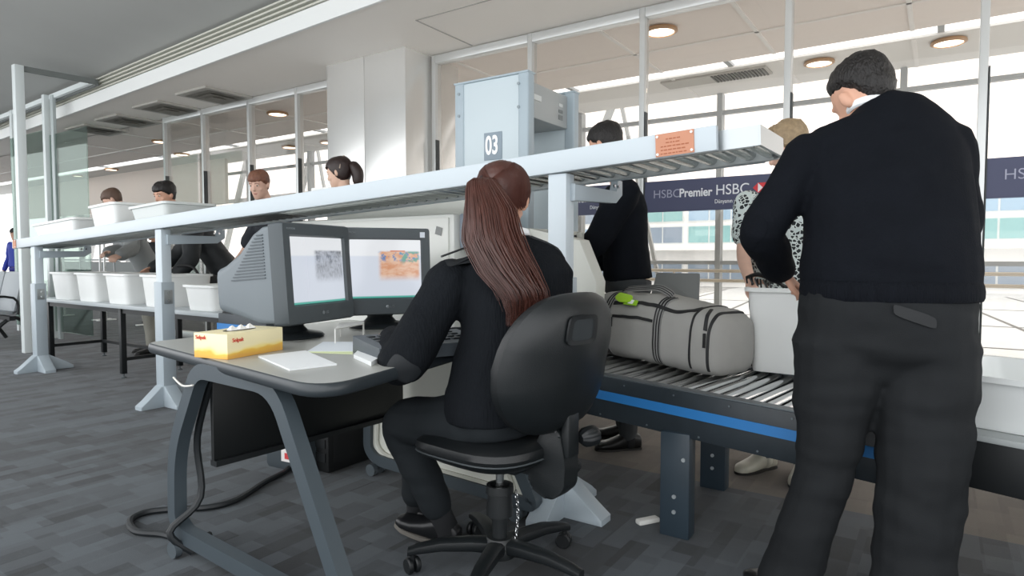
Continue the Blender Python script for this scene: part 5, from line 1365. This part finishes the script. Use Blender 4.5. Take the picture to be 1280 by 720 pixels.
# ------------------------------------------------------------------ young woman with dark hair beside the column
hg_ = at_y(424, 217, 3.5); p = V((hg_.x + .03, 3.56, 0))
Jg, k = stand(p, 1.66, (-.9, -.35, 0), lean=.05, headtilt=.22, headface=V((-.96, -.42, 0)), wide=.92, hands=[V((p.x - .3, 3.35, .95)), None])
Jg['head'].c = hg_; Jg['head'].k = .97
PG = person('staff_woman', 'young woman with dark ponytail and black waistcoat standing behind the right monitor', p, Jg, ('white_shirt', mat('shirt_white', '#eceef0', .6)), ('trousers', mat('staff_trousers', '#202428', .75)), mat('light_skin', '#e3bda6', .5, var=.04), vox=.010)
HD = mat('very_dark_hair', '#2d1f1c', .4, bump=.25, scale=120, var=.2, vscale=40)
hgc = hair_cap(Jg['head'], .05, -.03, -.085, .018, 'hair', HD, PG['root'], .002); face_parts(Jg['head'], PG['root'], HD, '#b06a62')
h = Jg['head']; b = NB(); add_tube(b, [h.p(0, -.10, .03), h.p(0, -.135, .025), h.p(.0, -.155, -.03), h.p(0, -.145, -.10), h.p(0, -.13, -.16)], [.03, .045, .05, .042, .012], 12, 4, True); obj('ponytail', b, HD, hgc, True)
b = NB(); add_tube(b, [h.p(.085, -.02, -.04), h.p(.088, -.055, .03), h.p(.06, -.07, .09), h.p(0, -.075, .131), h.p(-.06, -.07, .09), h.p(-.088, -.05, .02)], .004, 6, 4); obj('hair_band', b, mat('band_pale', '#b9a795', .4), hgc, True)
b = NB(); torso(b, [(s[0], s[1], s[2] * (.98 if i < 5 else .82), s[3]) for i, s in enumerate(Jg['torso'][1:-1])], .022); me = remeshed(b, .010, 5); finish('waistcoat', me, mat('waistcoat_black', '#16181b', .7), PG['root'], True, ang=180)
q = at_y(433, 268, 3.38); b = NB(); add_lathe(b, [(.036, 0), (.045, .003), (.047, .0), (.045, -.003), (.036, -.002)], q, 20, axis=V((.6, -.8, 0))); add_ell(b, q, (.02, .015, 0), (.004, -.004, 0), (0, 0, .02)); obj('emblem', b, mat('emblem_red', '#b8343f', .5), PG['root'], True, 'round red emblem')
# ------------------------------------------------------------------ red haired man
hh_ = at_y(324, 231, 3.5); p = V((hh_.x - .02, 3.75, 0))
Jr, k = stand(p, 1.76, (.25, -1, 0), lean=.16, headtilt=.32, headface=V((.45, -1, 0)), hands=[V((p.x + .25, 3.3, .92)), V((p.x - .22, 3.3, .92))])
Jr['head'].c = hh_; Jr['sleeve'] = .6
PR = person('traveller', 'red haired man in dark tee looking down behind the roller shelf', p, Jr, ('tee', mat('navy_tee', '#20242c', .8)), ('jeans', mat('dark_jeans', '#2a3340', .8, var=.15)), SKIN2, vox=.010)
RH_ = mat('reddish_hair', '#7d5340', .5, bump=.5, scale=200, var=.2, vscale=50); hair_cap(Jr['head'], .045, -.005, -.07, .014, 'hair', RH_, PR['root'], .005, seed=7, fade=.04); face_parts(Jr['head'], PR['root'], RH_)
# ------------------------------------------------------------------ dark haired man leaning over the tray table
hh_ = at_y(206, 244, 3.35); p = V((hh_.x + .32, 3.78, 0))
Jd, k = stand(p, 1.80, (-.55, -.85, 0), lean=.42, headtilt=.30, headface=V((.15, -1, 0)), hands=[V((p.x + .05, 3.2, .86)), V((p.x - .45, 3.15, .86))], wide=1.08)
Jd['head'].c = hh_; Jd['rs'] = (.075, .07, .065, .045)
PD = person('traveller', 'dark haired man in black jacket leaning over trays on the table', p, Jd, ('jacket', mat('black_jacket', '#1f2326', .6, var=.1)), ('trousers', mat('dark_grey_trousers', '#34383b', .75, var=.08)), SKIN, vox=.011)
hair_cap(Jd['head'], .05, -.005, -.07, .018, 'hair', mat('black_hair', '#1d1816', .45, bump=.4, scale=200), PD['root'], .006, seed=5, fade=.035); face_parts(Jd['head'], PD['root'], mat('black_hair', '#1d1816', .45))
# ------------------------------------------------------------------ man in a grey suit
hh_ = at_y(141, 250, 3.45); p = V((hh_.x + .22, 3.72, 0))
Js, k = stand(p, 1.74, (-.35, -.95, 0), lean=.30, headtilt=.6, headface=V((-.6, -.8, 0)), hands=[at_y(146, 330, 3.08), at_y(117, 333, 3.0)])
Js['head'].c = hh_; Js['rs'] = (.07, .064, .058, .046)
PS = person('traveller', 'man in light grey suit jacket bending over the far white trays', p, Js, ('suit_jacket', mat('suit_grey', '#8b8f8f', .75, bump=.1, scale=300)), ('trousers', mat('beige_grey_trousers', '#a3a196', .75)), SKIN2, vox=.011)
hair_cap(Js['head'], .045, -.005, -.07, .012, 'hair', mat('short_brown_hair', '#5f493c', .5, bump=.4, scale=200), PS['root'], .004, seed=6, fade=.04); face_parts(Js['head'], PS['root'], mat('short_brown_hair', '#5f493c', .5))
S = Js['torso']; c_ = S[4][0].lerp(S[5][0], .5) + V((-.35, -.95, 0)).normalized() * .125
b = NB(); add_loft(b, [ring(V(S[3][0]).lerp(V(S[5][0]), t) + V((-.35, -.95, 0)).normalized() * .122, V((.95, -.35, 0)) * w, V((-.35, -.95, 0)) * .02, 12) for t, w in ((0, .02), (.3, .05), (.7, .06), (1.1, .035))]); obj('shirt_front', b, mat('shirt_pink', '#d58fae', .7), PS['root'], True)
for a in Js['arms']:
    b = NB(); e = V(a[1]).lerp(V(a[2]), .93); add_cyl(b, e, V(a[1]).lerp(V(a[2]), 1.0), .042, 12); obj('shirt_cuff', b, mat('shirt_white', '#eceef0', .6), PS['root'], True)
# ------------------------------------------------------------------ people farther back at the left
p = V((-10.9, 5.6, 0)); Jb, k = stand(p, 1.62, (.2, -1, 0), lean=.05, headtilt=.2)
PB = person('traveller', 'brown haired person in black far behind the grey suited man', p, Jb, ('coat', mat('black_jacket', '#1f2326', .6, var=.1)), ('trousers', mat('staff_trousers', '#202428', .75)), SKIN, vox=.014)
Jb['head'].c = Jb['head'].c
hair_cap(Jb['head'], .04, -.05, -.10, .02, 'hair', mat('short_brown_hair', '#5f493c', .5), PB['root'], .006, seed=3); face_parts(Jb['head'], PB['root'], HB)
p = V((-15.2, 5.1, 0)); Jq, k = stand(p, 1.68, (.3, -1, 0), lean=.0, headtilt=.1)
PQ = person('traveller', 'person in bright blue jacket far away at the left edge', p, Jq, ('coat', mat('blue_coat', '#2a3da0', .7)), ('trousers', mat('blue_trousers', '#2c2f80', .75)), SKIN, vox=.016)
hair_cap(Jq['head'], .04, -.03, -.08, .02, 'hair', HB, PQ['root'], .006, seed=13); face_parts(Jq['head'], PQ['root'], HB)
# ------------------------------------------------------------------ loose things on the far side
bg = thing('holdall', 'large black soft bag on the tray table behind the middle shelf leg', 'bag', at_y(240, 330, 3.22))
b = NB(); cB_ = at_y(238, 318, 3.29); zb = TZ + .0
add_loft(b, [ring(V((cB_.x + x, 3.295, .80)), V((0, .11, 0)) * s, ZU * .135 * s, 20, 3) for x, s in ((-.42, .4), (-.39, .9), (-.2, 1), (.2, 1), (.36, .9), (.39, .4))])
obj('bag_body', b, mat('black_bag_fabric', '#272c2e', .6, bump=.2, scale=200), bg, True)
b = NB(); add_tube(b, [(cB_.x - .2, 3.25, .92), (cB_.x - .12, 3.23, 1.0), (cB_.x + .12, 3.23, 1.0), (cB_.x + .2, 3.25, .92)], .012, 8, 4); obj('handle', b, BK, bg, True)
tray(0, 0, 0, .40, .34, .10, .25, 'white tray lying on the scanner edge just above the left monitor', at=V((-3.28, 2.98, 1.432)))
# shoe in a tray on top of the scanner
sc_ = at_y(495, 262, 2.95); stz = 1.43
tr = obj('plastic_tray', tray_mesh(.6, .34, .06), TRAYM); tr.location = (-2.72, 3.0, stz); tag(tr, 'shallow white tray on top of the scanner holding a shoe', 'tray')
sh = thing('sports_shoe', 'grey and white sports shoe in the shallow tray on the scanner', 'shoe', (-2.70, 2.95, stz + .01))
b = NB(); add_shoe(b, V((-2.70, 2.95, stz + .10)), V((-1, -.2, 0))); obj('upper', b, mat('shoe_grey_upper', '#8f9197', .6), sh, True)
b = NB(); add_sole(b, V((-2.70, 2.95, stz + .10)), V((-1, -.2, 0))); obj('sole', b, TRAYM, sh, True)

# ================================================================== light and camera
w = bpy.data.worlds.new('overcast_sky'); SC.world = w; w.use_nodes = True; nt = w.node_tree; bgn = nt.nodes['Background']
tc = nt.nodes.new('ShaderNodeTexCoord'); sp_ = nt.nodes.new('ShaderNodeSeparateXYZ'); nt.links.new(tc.outputs['Generated'], sp_.inputs[0])
mr_ = nt.nodes.new('ShaderNodeMapRange'); mr_.inputs[1].default_value = -.6; mr_.inputs[2].default_value = .5; mr_.inputs[3].default_value = 1.0; mr_.inputs[4].default_value = 0; mr_.interpolation_type = 'SMOOTHSTEP'
nt.links.new(sp_.outputs[1], mr_.inputs[0])
mx = nt.nodes.new('ShaderNodeMix'); mx.data_type = 'RGBA'; mx.inputs[6].default_value = (2.35, 2.35, 2.35, 1); mx.inputs[7].default_value = (2.45, 2.5, 2.55, 1)
nt.links.new(mr_.outputs[0], mx.inputs[0]); nt.links.new(mx.outputs[2], bgn.inputs[0]); bgn.inputs[1].default_value = 1.0
cam = bpy.data.cameras.new('camera'); cam.sensor_width = 36; cam.lens = 36 * FPX / 1280; cam.clip_start = .05; cam.clip_end = 200
co = bpy.data.objects.new('camera', cam); COL.objects.link(co)
co.matrix_world = Matrix.Translation(EYE) @ basis(RT, UP, -FW).to_4x4()
SC.camera = co
SC.view_settings.view_transform = 'Standard'; SC.view_settings.look = 'None'; SC.view_settings.gamma = 1; SC.view_settings.exposure = -0.1; SC.view_settings.use_curve_mapping = False
SC.cycles.max_bounces = 8; SC.cycles.transparent_max_bounces = 16; SC.cycles.use_denoising = True
SC.cycles.sample_clamp_indirect = 6
